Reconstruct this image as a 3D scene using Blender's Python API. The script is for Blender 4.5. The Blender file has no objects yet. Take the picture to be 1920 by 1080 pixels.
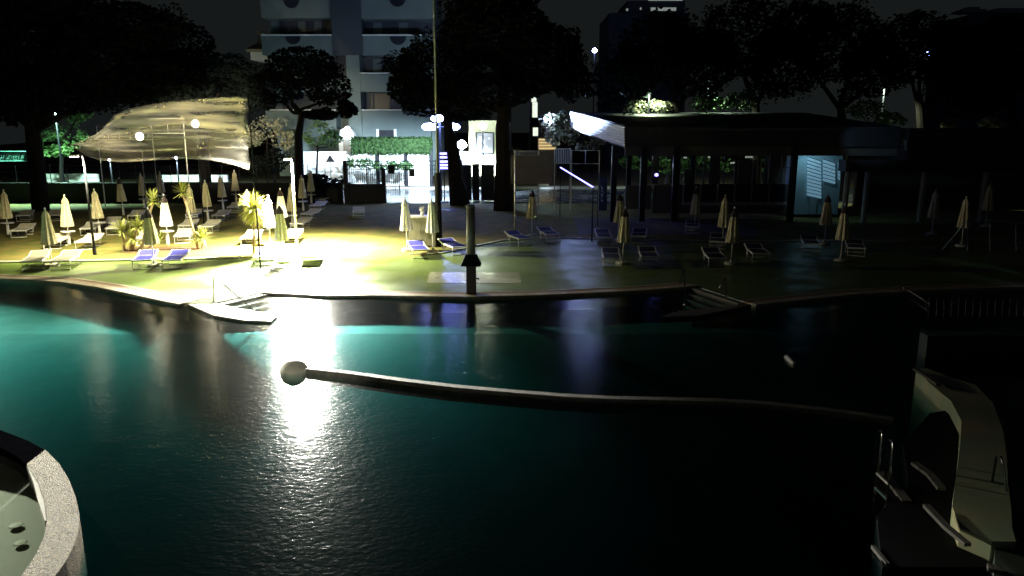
import bpy, math, random
from mathutils import Vector, Matrix
from mathutils.geometry import tessellate_polygon
random.seed(7)
R = math.radians
S = bpy.context.scene
COL = S.collection

# ------------------------------------------------------------------ camera
CAM_H, F_PX, HOR = 5.4, 1400.0, 240.0
PITCH = math.atan((540 - HOR) / F_PX)
cd = bpy.data.cameras.new('camera'); cam = bpy.data.objects.new('camera', cd); COL.objects.link(cam)
cam.location = (0, 0, CAM_H); cam.rotation_euler = (math.pi/2 - PITCH, 0, 0)
cd.sensor_width = 36; cd.lens = F_PX/1920*36; cd.clip_start = 0.1; cd.clip_end = 2000
S.camera = cam
S.render.resolution_x, S.render.resolution_y = 1024, 576
S.view_settings.view_transform = 'Standard'; S.view_settings.look = 'None'
S.view_settings.gamma = 1; S.view_settings.exposure = 3.0

# ------------------------------------------------------------------ night sky
w = bpy.data.worlds.new('World'); S.world = w; w.use_nodes = True
nt = w.node_tree; nt.nodes.clear()
out = nt.nodes.new('ShaderNodeOutputWorld'); bg = nt.nodes.new('ShaderNodeBackground')
tc = nt.nodes.new('ShaderNodeTexCoord'); sp = nt.nodes.new('ShaderNodeSeparateXYZ')
cr = nt.nodes.new('ShaderNodeValToRGB')
cr.color_ramp.elements[0].position = 0.2; cr.color_ramp.elements[0].color = (0.85, 1.0, 1.0, 1)
cr.color_ramp.elements[1].position = 0.45; cr.color_ramp.elements[1].color = (0.03, 0.04, 0.12, 1)
nt.links.new(tc.outputs['Generated'], sp.inputs[0]); nt.links.new(sp.outputs['Z'], cr.inputs[0])
nt.links.new(cr.outputs[0], bg.inputs[0]); bg.inputs[1].default_value = 0.0012
nt.links.new(bg.outputs[0], out.inputs[0])

# ------------------------------------------------------------------ pixel <-> world
cp, sp_ = math.cos(PITCH), math.sin(PITCH)
def ray(px, py):
    u = (px - 960)/F_PX; v = (540 - py)/F_PX
    return Vector((u, cp + v*sp_, -sp_ + v*cp))
def G(px, py, z=0.0):
    d = ray(px, py); t = (z - CAM_H)/d.z
    return Vector((d.x*t, d.y*t, z))
def A(px, py, Y):
    d = ray(px, py); t = Y/d.y
    return Vector((d.x*t, Y, CAM_H + d.z*t))
def proj(p):
    x, y, z = p[0], p[1], p[2] - CAM_H
    depth = y*cp - z*sp_; up = y*sp_ + z*cp
    return 960 + F_PX*x/depth, 540 - F_PX*up/depth

# ------------------------------------------------------------------ materials
def mat(name, col, rough=0.6, col2=None, scale=4.0, bump=0.0, bscale=40.0, metal=0.0, spec=0.5, detail=4, rvar=0.0, coord='Object'):
    m = bpy.data.materials.new(name); m.use_nodes = True
    n = m.node_tree; b = n.nodes['Principled BSDF']
    b.inputs['Base Color'].default_value = (*col, 1); b.inputs['Roughness'].default_value = rough
    b.inputs['Metallic'].default_value = metal; b.inputs['Specular IOR Level'].default_value = spec
    t = n.nodes.new('ShaderNodeTexCoord')
    no = n.nodes.new('ShaderNodeTexNoise'); no.inputs['Scale'].default_value = scale; no.inputs['Detail'].default_value = detail
    n.links.new(t.outputs[coord], no.inputs['Vector'])
    c2 = col2 or tuple(c*0.72 for c in col)
    mx = n.nodes.new('ShaderNodeMix'); mx.data_type = 'RGBA'
    mp = n.nodes.new('ShaderNodeMapRange'); mp.inputs[1].default_value = 0.35; mp.inputs[2].default_value = 0.65
    n.links.new(no.outputs[0], mp.inputs[0]); n.links.new(mp.outputs[0], mx.inputs[0])
    mx.inputs[6].default_value = (*col, 1); mx.inputs[7].default_value = (*c2, 1)
    n.links.new(mx.outputs[2], b.inputs['Base Color'])
    if rvar:
        mr = n.nodes.new('ShaderNodeMapRange'); mr.inputs[1].default_value = 0.38; mr.inputs[2].default_value = 0.62
        mr.inputs[3].default_value = rough - rvar; mr.inputs[4].default_value = rough + rvar
        n2 = n.nodes.new('ShaderNodeTexNoise'); n2.inputs['Scale'].default_value = 0.6; n2.inputs['Detail'].default_value = 5
        n.links.new(t.outputs[coord], n2.inputs['Vector'])
        n.links.new(n2.outputs[0], mr.inputs[0]); n.links.new(mr.outputs[0], b.inputs['Roughness'])
    if bump:
        nb = n.nodes.new('ShaderNodeTexNoise'); nb.inputs['Scale'].default_value = bscale; nb.inputs['Detail'].default_value = 3
        n.links.new(t.outputs[coord], nb.inputs['Vector'])
        bu = n.nodes.new('ShaderNodeBump'); bu.inputs['Strength'].default_value = bump; bu.inputs['Distance'].default_value = 0.03
        n.links.new(nb.outputs[0], bu.inputs['Height']); n.links.new(bu.outputs[0], b.inputs['Normal'])
    return m
def emis(name, col, s, base=(0.8, 0.8, 0.8)):
    m = mat(name, base, 0.4); b = m.node_tree.nodes['Principled BSDF']
    b.inputs['Emission Color'].default_value = (*col, 1); b.inputs['Emission Strength'].default_value = s
    return m

M = {}
M['deck'] = mat('wet_green_deck', (0.115, 0.17, 0.035), 0.42, (0.10, 0.15, 0.032), 1.2, 0.10, 60, rvar=0.10)
M['lawn'] = mat('lawn_grass', (0.10, 0.12, 0.028), 0.85, (0.21, 0.16, 0.05), 1.1, 0.9, 14, spec=0.2, detail=8)
M['soil'] = mat('soil', (0.06, 0.05, 0.03), 0.9, (0.10, 0.07, 0.04), 1.5, 0.5, 12, spec=0.2)
M['bark_mulch'] = mat('bark_mulch', (0.20, 0.13, 0.07), 0.95, (0.07, 0.05, 0.03), 9, 0.9, 30, spec=0.1)
M['coping'] = mat('stone_coping', (0.42, 0.38, 0.28), 0.5, (0.32, 0.28, 0.20), 6, 0.2, 60)
M['brick_edge'] = mat('red_brown_edge', (0.28, 0.17, 0.11), 0.6, (0.20, 0.14, 0.09), 8, 0.2, 50)
M['slab'] = mat('pale_slab', (0.36, 0.38, 0.31), 0.3, (0.30, 0.32, 0.26), 3, 0.05, 40, rvar=0.1)
M['gravel'] = mat('washed_gravel', (0.26, 0.20, 0.10), 0.7, (0.035, 0.027, 0.014), 26, 0.9, 55, detail=1)
M['pooltile'] = mat('pool_tile', (0.34, 0.50, 0.44), 0.6, (0.27, 0.42, 0.37), 1.4)
M['white'] = mat('white_paint', (0.75, 0.75, 0.72), 0.4, (0.66, 0.66, 0.62), 6)
M['steel'] = mat('steel_tube', (0.5, 0.5, 0.5), 0.25, metal=1.0, scale=10)
M['dark'] = mat('dark_paint', (0.010, 0.011, 0.016), 0.6, (0.007, 0.008, 0.012), 6, spec=0.25)
M['grey'] = mat('grey_paint', (0.30, 0.30, 0.27), 0.5, (0.25, 0.25, 0.22), 3)
M['cream'] = mat('cream_canvas', (0.60, 0.55, 0.36), 0.85, (0.50, 0.45, 0.28), 9, 0.3, 30)
M['whitecanvas'] = mat('white_canvas', (0.78, 0.77, 0.74), 0.85, (0.70, 0.69, 0.66), 9, 0.3, 30)
M['creamsling'] = mat('cream_sling', (0.66, 0.62, 0.47), 0.8, (0.58, 0.54, 0.40), 8)
M['greysling'] = mat('grey_sling', (0.22, 0.21, 0.15), 0.8, (0.18, 0.17, 0.13), 8)
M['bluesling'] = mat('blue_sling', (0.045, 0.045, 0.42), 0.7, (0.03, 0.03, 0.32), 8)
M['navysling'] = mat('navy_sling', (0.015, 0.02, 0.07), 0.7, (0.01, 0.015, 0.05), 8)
M['concrete'] = mat('concrete', (0.36, 0.35, 0.32), 0.8, (0.28, 0.27, 0.25), 5, 0.3, 30)
M['asphalt'] = mat('wet_asphalt', (0.05, 0.055, 0.06), 0.22, (0.035, 0.04, 0.045), 2, 0.25, 8, rvar=0.12)
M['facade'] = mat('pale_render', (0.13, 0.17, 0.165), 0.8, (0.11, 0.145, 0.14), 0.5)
M['facadedark'] = mat('shadowed_recess', (0.04, 0.05, 0.065), 0.7, (0.03, 0.04, 0.05), 0.5)  # pale render darkened, recess shade in the colour; also on plain dark walls
M['glassdark'] = mat('dark_glass', (0.012, 0.016, 0.024), 0.35, (0.016, 0.02, 0.028), 1, spec=0.3)
M['wallwhite'] = mat('white_render', (0.78, 0.80, 0.78), 0.8, (0.70, 0.72, 0.70), 1)
M['kiosk'] = mat('yellow_green_render', (0.52, 0.52, 0.27), 0.8, (0.46, 0.46, 0.24), 1)
M['roof'] = mat('dark_roof', (0.012, 0.013, 0.02), 0.7, (0.018, 0.018, 0.026), 0.8)
M['barwall'] = mat('bar_wall', (0.10, 0.09, 0.08), 0.8, (0.08, 0.07, 0.065), 1)
M['tealwall'] = mat('teal_wall', (0.30, 0.42, 0.46), 0.8, (0.24, 0.35, 0.38), 1)
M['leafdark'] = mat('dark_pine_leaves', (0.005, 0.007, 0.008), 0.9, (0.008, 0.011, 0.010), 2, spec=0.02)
M['leafgreen'] = mat('green_leaves', (0.06, 0.15, 0.04), 0.6, (0.11, 0.20, 0.06), 2, spec=0.3)
M['leafpale'] = mat('pale_leaves', (0.20, 0.24, 0.16), 0.6, (0.30, 0.28, 0.20), 2, spec=0.3)
M['leafhedge'] = mat('hedge_leaves', (0.014, 0.04, 0.009), 0.8, (0.028, 0.065, 0.014), 3, spec=0.3)
M['yucca'] = mat('yucca_leaves', (0.24, 0.28, 0.07), 0.5, (0.32, 0.34, 0.10), 5, spec=0.3)
M['palmleaf'] = mat('palm_leaves', (0.46, 0.46, 0.12), 0.5, (0.36, 0.38, 0.10), 5, spec=0.3)
M['bark'] = mat('bark', (0.018, 0.014, 0.012), 0.9, (0.010, 0.009, 0.008), 10, 0.6, 15, spec=0.1)
M['yuccabark'] = mat('yucca_bark', (0.28, 0.22, 0.13), 0.9, (0.18, 0.14, 0.08), 15, 0.6, 25, spec=0.1)
M['cap'] = mat('brown_cap_cloth', (0.035, 0.025, 0.03), 0.85, (0.05, 0.03, 0.035), 9)
M['lilaccap'] = mat('lilac_cap_cloth', (0.50, 0.48, 0.62), 0.85)
M['bulbwarm'] = emis('warm_bulb', (1.0, 0.9, 0.62), 12)
M['bulbwhite'] = emis('white_bulb', (1.0, 0.98, 0.88), 90)
M['bulbblue'] = emis('blue_white_bulb', (0.22, 0.30, 1.0), 14)
M['bulbcool'] = emis('cool_bulb', (0.75, 0.85, 1.0), 5)
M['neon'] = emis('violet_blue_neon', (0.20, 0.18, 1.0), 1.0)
M['lightpatch'] = emis('blue_light_patch', (0.20, 0.42, 0.58), 0.055, (0.3, 0.4, 0.45))
M['litwarm'] = emis('lit_warm_slats', (1.0, 0.72, 0.30), 0.09)
M['litstrip'] = emis('lit_strip', (0.75, 0.85, 0.75), 0.03)
M['mosaic'] = mat('green_mosaic', (0.34, 0.44, 0.28), 0.7, (0.48, 0.46, 0.26), 1.3, 0.1, 40, detail=1)
M['dishcream'] = mat('resin_base', (0.5, 0.5, 0.42), 0.6)

# water: clear tinted body under a rippled mirror skin
def water_mat(name, tint, bump_s, rough, absorb=None):
    m = bpy.data.materials.new(name); m.use_nodes = True; n = m.node_tree; n.nodes.clear()
    o = n.nodes.new('ShaderNodeOutputMaterial'); mx = n.nodes.new('ShaderNodeMixShader')
    tr = n.nodes.new('ShaderNodeBsdfTransparent'); gl = n.nodes.new('ShaderNodeBsdfGlossy'); ge = n.nodes.new('ShaderNodeNewGeometry'); dt = n.nodes.new('ShaderNodeVectorMath'); dt.operation = 'DOT_PRODUCT'
    tr.inputs[0].default_value = (*tint, 1); gl.inputs['Roughness'].default_value = rough
    t = n.nodes.new('ShaderNodeTexCoord'); mp = n.nodes.new('ShaderNodeMapping'); mp.inputs['Scale'].default_value = (0.8, 1.15, 1)
    n.links.new(t.outputs['Object'], mp.inputs[0])
    a = n.nodes.new('ShaderNodeTexNoise'); a.inputs['Scale'].default_value = 2.2; a.inputs['Detail'].default_value = 2
    b = n.nodes.new('ShaderNodeTexNoise'); b.inputs['Scale'].default_value = 11; b.inputs['Detail'].default_value = 3
    n.links.new(mp.outputs[0], a.inputs[0]); n.links.new(mp.outputs[0], b.inputs[0])
    b1 = n.nodes.new('ShaderNodeBump'); b1.inputs['Strength'].default_value = 1; b1.inputs['Distance'].default_value = 0.018*bump_s
    b2 = n.nodes.new('ShaderNodeBump'); b2.inputs['Strength'].default_value = 1; b2.inputs['Distance'].default_value = 0.018*bump_s
    n.links.new(a.outputs[0], b1.inputs['Height']); n.links.new(b.outputs[0], b2.inputs['Height']); n.links.new(b1.outputs[0], b2.inputs['Normal'])
    n.links.new(b2.outputs[0], gl.inputs['Normal'])
    # Schlick reflectance of a water surface, the same from above and below
    n.links.new(ge.outputs['Incoming'], dt.inputs[0]); n.links.new(b2.outputs[0], dt.inputs[1])
    def mth(op, a_, b_=None):
        q = n.nodes.new('ShaderNodeMath'); q.operation = op
        for i_, v_ in enumerate((a_, b_)):
            if v_ is None: continue
            if isinstance(v_, (int, float)): q.inputs[i_].default_value = v_
            else: n.links.new(v_, q.inputs[i_])
        return q.outputs[0]
    ab = mth('ABSOLUTE', dt.outputs['Value']); om = mth('SUBTRACT', 1.0, ab); fz = mth('ADD', mth('MULTIPLY', mth('POWER', om, 5.0), 0.72), 0.02)
    if absorb:
        va = n.nodes.new('ShaderNodeVolumeAbsorption'); va.inputs['Color'].default_value = (*absorb, 1); va.inputs['Density'].default_value = 1.0
        n.links.new(va.outputs[0], o.inputs['Volume'])
    n.links.new(fz, mx.inputs[0]); n.links.new(tr.outputs[0], mx.inputs[1]); n.links.new(gl.outputs[0], mx.inputs[2])
    n.links.new(mx.outputs[0], o.inputs[0]); return m
M['water'] = water_mat('pool_water', (0.95, 1.0, 1.0), 0.42, 0.15, (0.28, 0.62, 0.63))
M['spawater'] = water_mat('spa_water', (0.74, 0.82, 0.74), 0.3, 0.1)
# banner cloth: translucent, its noise streaks painted after a blurred glow
def cloth_mat():
    m = bpy.data.materials.new('sheer_banner_cloth'); m.use_nodes = True; n = m.node_tree; n.nodes.clear()
    o = n.nodes.new('ShaderNodeOutputMaterial'); m1 = n.nodes.new('ShaderNodeMixShader'); m2 = n.nodes.new('ShaderNodeMixShader')
    tr = n.nodes.new('ShaderNodeBsdfTransparent'); tl = n.nodes.new('ShaderNodeBsdfTranslucent'); df = n.nodes.new('ShaderNodeBsdfDiffuse')
    tl.inputs[0].default_value = (0.86, 0.80, 0.64, 1); df.inputs[0].default_value = (0.84, 0.79, 0.66, 1)
    t = n.nodes.new('ShaderNodeTexCoord'); mp = n.nodes.new('ShaderNodeMapping'); mp.inputs['Scale'].default_value = (0.07, 1, 2.4)
    no = n.nodes.new('ShaderNodeTexNoise'); no.inputs['Scale'].default_value = 2.0; no.inputs['Detail'].default_value = 2.5; no.inputs['Distortion'].default_value = 0.3
    mr = n.nodes.new('ShaderNodeMapRange'); mr.inputs[1].default_value = 0.30; mr.inputs[2].default_value = 0.75; mr.inputs[3].default_value = 0.12; mr.inputs[4].default_value = 0.72
    n.links.new(t.outputs['Object'], mp.inputs[0]); n.links.new(mp.outputs[0], no.inputs[0]); n.links.new(no.outputs[0], mr.inputs[0])
    m1.inputs[0].default_value = 0.6
    n.links.new(df.outputs[0], m1.inputs[1]); n.links.new(tl.outputs[0], m1.inputs[2])
    at = n.nodes.new('ShaderNodeAttribute'); at.attribute_name = 'glow_mask'; mu = n.nodes.new('ShaderNodeMath'); mu.operation = 'MULTIPLY'
    n.links.new(mr.outputs[0], mu.inputs[0]); n.links.new(at.outputs['Fac'], mu.inputs[1]); n.links.new(mu.outputs[0], m2.inputs[0]); n.links.new(tr.outputs[0], m2.inputs[1]); n.links.new(m1.outputs[0], m2.inputs[2])
    n.links.new(m2.outputs[0], o.inputs[0]); return m
M['cloth'] = cloth_mat()

# ------------------------------------------------------------------ mesh builder
class MB:
    def __init__(s): s.v = []; s.f = []
    def quad(s, a, b, c, d):
        i = len(s.v); s.v += [tuple(a), tuple(b), tuple(c), tuple(d)]; s.f.append((i, i+1, i+2, i+3)); return s
    def box(s, x0, y0, z0, x1, y1, z1, rot=None, piv=(0, 0, 0)):
        i = len(s.v)
        P = [(x0,y0,z0),(x1,y0,z0),(x1,y1,z0),(x0,y1,z0),(x0,y0,z1),(x1,y0,z1),(x1,y1,z1),(x0,y1,z1)]
        if rot is not None: P = [tuple(rot @ (Vector(p)-Vector(piv)) + Vector(piv)) for p in P]
        s.v += P
        s.f += [(i,i+3,i+2,i+1),(i+4,i+5,i+6,i+7),(i,i+1,i+5,i+4),(i+1,i+2,i+6,i+5),(i+2,i+3,i+7,i+6),(i+3,i,i+4,i+7)]
        return s
    def tube(s, pts, rad, n=8, cap=True):
        pts = [Vector(p) for p in pts]
        if not isinstance(rad, (list, tuple)): rad = [rad]*len(pts)
        rings = []
        for k, p in enumerate(pts):
            d = (pts[min(k+1, len(pts)-1)] - pts[max(k-1, 0)]).normalized()
            up = Vector((0, 0, 1)) if abs(d.z) < 0.9 else Vector((1, 0, 0))
            a = d.cross(up).normalized(); b = d.cross(a)
            i = len(s.v)
            for j in range(n):
                t = 2*math.pi*j/n; s.v.append(tuple(p + (a*math.cos(t) + b*math.sin(t))*rad[k]))
            rings.append(i)
        for k in range(len(rings)-1):
            for j in range(n):
                s.f.append((rings[k]+j, rings[k]+(j+1) % n, rings[k+1]+(j+1) % n, rings[k+1]+j))
        if cap:
            s.f.append(tuple(rings[0]+j for j in range(n))[::-1]); s.f.append(tuple(rings[-1]+j for j in range(n)))
        return s
    def lathe(s, prof, n=20, c=(0, 0, 0), pleat=0.0, pn=8):
        rings = []
        for r, z in prof:
            i = len(s.v)
            for j in range(n):
                t = 2*math.pi*j/n; rr = r*(1 + pleat*math.cos(pn*t)) if r > 0.03 else r
                s.v.append((c[0]+rr*math.cos(t), c[1]+rr*math.sin(t), c[2]+z))
            rings.append(i)
        for k in range(len(rings)-1):
            for j in range(n): s.f.append((rings[k]+j, rings[k]+(j+1) % n, rings[k+1]+(j+1) % n, rings[k+1]+j))
        s.f.append(tuple(rings[0]+j for j in range(n))[::-1]); s.f.append(tuple(rings[-1]+j for j in range(n)))
        return s
    def slab(s, pts, z0, z1):
        """solid prism from a plan polygon"""
        n = len(pts); i = len(s.v)
        s.v += [(p[0], p[1], z0) for p in pts] + [(p[0], p[1], z1) for p in pts]
        for t in tessellate_polygon([[Vector((p[0], p[1], 0)) for p in pts]]):
            a, b, c = t
            u = (Vector(s.v[i+n+b])-Vector(s.v[i+n+a])).cross(Vector(s.v[i+n+c])-Vector(s.v[i+n+a]))
            if u.z < 0: b, c = c, b
            s.f += [(i+n+a, i+n+b, i+n+c), (i+a, i+c, i+b)]
        for k in range(n):
            q = (k+1) % n; s.f.append((i+k, i+q, i+n+q, i+n+k))
        return s
    def sheet(s, pts, z):
        i = len(s.v); s.v += [(p[0], p[1], z) for p in pts]
        for a, b, c in tessellate_polygon([[Vector((p[0], p[1], 0)) for p in pts]]):
            u = (Vector(s.v[i+b])-Vector(s.v[i+a])).cross(Vector(s.v[i+c])-Vector(s.v[i+a]))
            if u.z < 0: b, c = c, b
            s.f.append((i+a, i+b, i+c))
        return s
    def strip(s, L, Rr, z0, z1):
        """solid band between two polylines"""
        n = len(L); i = len(s.v)
        for a, b in zip(L, Rr):
            s.v += [(a[0], a[1], z0), (b[0], b[1], z0), (b[0], b[1], z1), (a[0], a[1], z1)]
        for k in range(n-1):
            p = i+4*k; q = p+4
            for j in range(4): s.f.append((p+j, q+j, q+(j+1) % 4, p+(j+1) % 4))
        s.f += [(i, i+1, i+2, i+3), (i+4*n-1, i+4*n-2, i+4*n-3, i+4*n-4)]
        return s
    def build(s, name, m, parent=None, loc=None, smooth=False):
        me = bpy.data.meshes.new(name)
        v = s.v
        if loc is not None: v = [(p[0]-loc[0], p[1]-loc[1], p[2]-loc[2]) for p in v]
        me.from_pydata(v, [], s.f); me.materials.append(m)
        if smooth: me.polygons.foreach_set('use_smooth', [True]*len(me.polygons))
        me.update()
        o = bpy.data.objects.new(name, me); COL.objects.link(o)
        if parent: o.parent = parent
        elif loc is not None: o.location = loc
        return o

def tag(o, label=None, cat=None, group=None, kind=None):
    if label: o['label'] = label
    if cat: o['category'] = cat
    if group: o['group'] = group
    if kind: o['kind'] = kind
    return o
def thing(name, loc, label, cat, group=None, rz=0):
    o = bpy.data.objects.new(name, None); COL.objects.link(o); o.location = loc; o.rotation_euler.z = rz
    o.empty_display_size = 0.2
    return tag(o, label, cat, group)
def copy_tree(o, parent=None):
    c = o.copy(); COL.objects.link(c); c.parent = parent
    for ch in list(o.children): copy_tree(ch, c)
    return c
def light(name, kind, loc, power, col, parent=None, radius=0.1, aim=None, size=150, blend=0.5):
    d = bpy.data.lights.new(name, kind); d.energy = power; d.color = col; d.shadow_soft_size = radius
    if kind == 'SPOT': d.spot_size = R(size); d.spot_blend = blend
    o = bpy.data.objects.new(name, d); COL.objects.link(o)
    if parent:
        o.parent = parent; o.location = Vector(loc) - parent.location
    else: o.location = loc
    if aim is not None:
        o.rotation_euler = (Vector(aim) - Vector(loc)).to_track_quat('-Z', 'Y').to_euler()
    return o
def W(parent): return parent.location
def pbox(mb, x0, y0, x1, y1, Y, dep, org=(0,0,0)):
    """box whose front face covers a pixel rectangle at depth Y"""
    a = A(x0, y1, Y); b = A(x1, y0, Y)
    mb.box(a.x-org[0], Y-org[1], a.z-org[2], b.x-org[0], Y+dep-org[1], b.z-org[2]); return mb

# ------------------------------------------------------------------ SETTING
ZW = -0.07   # water level
far_edge_px = [(-500,508),(-200,513),(0,520),(60,522),(130,527),(200,537),(260,549),(320,562),(352,568),(405,567),(500,546),
               (620,552),(700,551),(800,553),(885,554),(1000,551),(1100,547),(1200,542),(1300,534),(1405,569),(1500,559),(1600,549),(1700,543),(1800,539),(1950,535),(2300,530)]
far_edge = [G(*p) for p in far_edge_px]
deck_back_px = [(2300,452),(1700,452),(1400,455),(1250,452),(1100,447),(1000,445),(940,452),(830,475),(780,481),(640,484),(450,484),(240,488),(100,491),(-500,492)]
deck_back = [G(*p) for p in deck_back_px]
ground = MB().sheet([far_edge[0]+Vector((-60,0,0))] + far_edge + [far_edge[-1]+Vector((60,0,0)), Vector((400,900,0)), Vector((-400,900,0))], -0.008).build('ground', M['soil'])
tag(ground, kind='structure')
tag(MB().sheet(far_edge + deck_back, 0.0).build('deck', M['deck']), kind='structure')
lawn_pts = [p for p in deck_back] + [Vector((-45,30,0)), Vector((-45,54.5,0)), Vector((45,54.5,0)), Vector((45,34,0))]
tag(MB().sheet(lawn_pts, 0.004).build('lawn', M['lawn']), kind='structure')
# near shore behind the camera and under it
tag(MB().box(-60,-40,-5,60,4.5,0).build('near_terrace', M['concrete']), kind='structure')
# pool shell: floor and the far wall under the coping
tag(MB().quad((-60,21.5,-0.6),(60,21.5,-0.6),(60,45,-0.55),(-60,45,-0.55)).quad((-60,3,-3.6),(60,3,-3.6),(60,21.5,-0.6),(-60,21.5,-0.6)).build('pool_floor', M['pooltile']), kind='structure')
pw = MB()
for a, b in zip(far_edge, far_edge[1:]): pw.quad((a.x,a.y,-1.46),(b.x,b.y,-1.46),(b.x,b.y,-0.01),(a.x,a.y,-0.01))
tag(pw.build('pool_wall', M['pooltile']), kind='structure')
tag(MB().box(-58,4.6,-5,58,44,ZW).build('pool_water', M['water']), kind='structure')
# coping bands following the far edge
def band(idx, w0, w1, z0, z1, name, m):
    pts = [far_edge[i] for i in idx]; L = []; Q = []
    for k, p in enumerate(pts):
        d = (pts[min(k+1,len(pts)-1)]-pts[max(k-1,0)]).normalized(); nrm = Vector((d.y, -d.x, 0))
        L.append(p + nrm*w0); Q.append(p + nrm*w1)
    return tag(MB().strip(L, Q, z0, z1).build(name, m), kind='structure')
for idx in (range(0,9), range(10,19), range(19,26)):
    band(idx, -0.02, 0.30, -0.10, 0.03, 'pool_coping', M['coping'])
    band(idx, -0.30, -0.022, -0.05, 0.012, 'brick_edging', M['brick_edge'])
    band(idx, -0.42, -0.302, -0.05, 0.022, 'pool_coping', M['coping'])
# stair notches with solid side slabs and underwater steps
def stairs(e0, e1, dirn, n=6):
    e0, e1 = Vector(e0), Vector(e1); m = MB()
    for k in range(n):
        o = dirn*(0.34*k)
        P = [e0+o, e1+o, e1+o+dirn*0.34, e0+o+dirn*0.34]
        m.slab(P, -1.44, -0.03 - 0.095*k)
        m2.slab([e0+o+dirn*0.27, e1+o+dirn*0.27, e1+o+dirn*0.338, e0+o+dirn*0.338], -0.031-0.095*k, -0.018-0.095*k)
    return m
m2 = MB()
e0, e1 = G(408,567), G(497,547); d = (e1-e0); dn = Vector((d.y,-d.x,0)).normalized()
st = stairs(e0, e1, dn); tag(st.build('pool_steps', M['slab']), kind='structure')
e0, e1 = G(1304,536), G(1400,567); d = (e1-e0); dn = Vector((d.y,-d.x,0)).normalized()
st = stairs(e0, e1, dn); tag(st.build('pool_steps', M['barwall']), kind='structure')  # same steps as the left, their dimness put into a darker material
tag(m2.build('step_nosing', M['concrete']), kind='structure')
tag(MB().slab([G(352,570),G(404,568.5),G(520,592),G(508,602),G(455,600),G(400,591)], -0.2, 0.0).build('step_side_slab', M['coping']), kind='structure')
tag(MB().slab([G(1401,570),G(1409,571),G(1310,592),G(1240,594),G(1262,585)], -0.18, 0.0).build('step_side_slab', M['barwall']), kind='structure')  # side slab darkened like its steps to paint the dim side
# pale tiled rectangle and kerb line between deck and lawn
tag(MB().slab([G(800,531),G(978,531),G(973,511),G(806,511)], -0.02, 0.008).build('tiled_patch', M['slab']), kind='structure')
def kerb(px, wd, name='lawn_kerb'):
    pts = [G(*p) for p in px]; L = [p+Vector((0,-wd/2,0)) for p in pts]; Q = [p+Vector((0,wd/2,0)) for p in pts]
    return tag(MB().strip(L, Q, -0.02, 0.05).build(name, M['slab']), kind='structure')
kerb([(-300,493),(0,492),(100,491),(240,488),(450,484)], 0.4)
kerb([(800,478),(830,475),(940,452),(1000,446),(1100,448),(1250,452),(1700,452)], 0.22)
tag(MB().sheet([G(1085,440),G(1420,442),G(1420,412),G(1075,408)], 0.012).build('paved_path', mat('path_paving',(.12,.115,.10),.8)), kind='structure')
bedp = [(225,474),(300,480),(400,478),(455,470),(440,462),(380,460),(300,463),(235,464)]
tag(MB().sheet([G(*p) for p in bedp], 0.016).build('planting_bed', M['bark_mulch']), kind='structure')
for k, (px, py, rx, ry) in enumerate([(848,394,0.55,0.35),(828,393,0.25,0.2),(857,345,0.9,0.6)]):
    c = G(px, py); pts = [c+Vector((rx*math.cos(t)*(1+.2*math.sin(3*t)), ry*2*math.sin(t), 0)) for t in [i*math.pi/8 for i in range(16)]]
    tag(MB().sheet(pts, 0.02).build('puddle', M['glassdark']), kind='structure')
# street behind the fence
tag(MB().quad((-60,55,0.0),(60,55,0.0),(60,70,0.0),(-60,70,0.0)).build('street', M['asphalt']), kind='structure')
tag(MB().box(-60,68.2,-0.1,12,70,0.13).build('pavement', M['concrete']), kind='structure')

# ------------------------------------------------------------------ LAMPS
WARM = (1.0, 0.93, 0.62)
def deck_lamp(px, py, hz, label, bulb, pm='white', arm=0.35):
    b = G(px, py)
    t = thing('lamp_post', b, label, 'lamp post', 'lamp posts around the lawn and deck')
    MB().tube([(0,0,0),(0,0,0.35)], 0.075, 12).build('base_sleeve', M[pm], t)
    MB().tube([(0,0,0.3),(0,0,hz+0.1)], [0.055,0.04], 10).build('pole', M[pm], t, smooth=True)
    MB().tube([(0,0,hz+0.06),(-arm*0.5,-0.12,hz+0.1),(-arm,-0.2,hz+0.05)], 0.025, 8).build('arm', M[pm], t)
    h = MB().box(-arm-0.22,-0.34,hz-0.02,-arm+0.1,-0.08,hz+0.06).build('lamp_head', M['grey'], t)
    MB().box(-arm-0.19,-0.31,hz-0.045,-arm+0.07,-0.11,hz-0.022).build('bulb', bulb, h)
    return t
tA = deck_lamp(557, 465, 4.05, 'tall white lamp post blazing over the hottest patch of deck beside the palm', M['bulbwhite'], arm=0.05)
pA = W(tA)
light('lamp_light', 'SPOT', pA+Vector((-0.05,-0.2,3.93)), 6000, WARM, tA, 0.2, aim=pA+Vector((-0.1,-0.9,0)), size=155, blend=0.75)
light('lamp_glow', 'SPOT', pA+Vector((0.1,-0.34,3.90)), 8500, (1,0.98,0.88), tA, 0.45, aim=pA+Vector((1.4,-15,-1.2)), size=62, blend=0.6)
tB = deck_lamp(178, 478, 4.25, 'grey lamp post with warm head at the left tip of the banner', M['bulbwarm'], 'dark', arm=0.2)
pB = W(tB)
light('lamp_light', 'SPOT', pB+Vector((-0.2,-0.2,4.12)), 620, (1.0,0.90,0.55), tB, 0.15, aim=pB+Vector((0,1.2,0)), size=150, blend=0.7)
light('lamp_glow', 'SPOT', pB+Vector((-0.2,0.15,4.1)), 600, (1.0,0.88,0.65), tB, 0.15, aim=pB+Vector((8,-3,4.6)), size=70, blend=.8)
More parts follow.
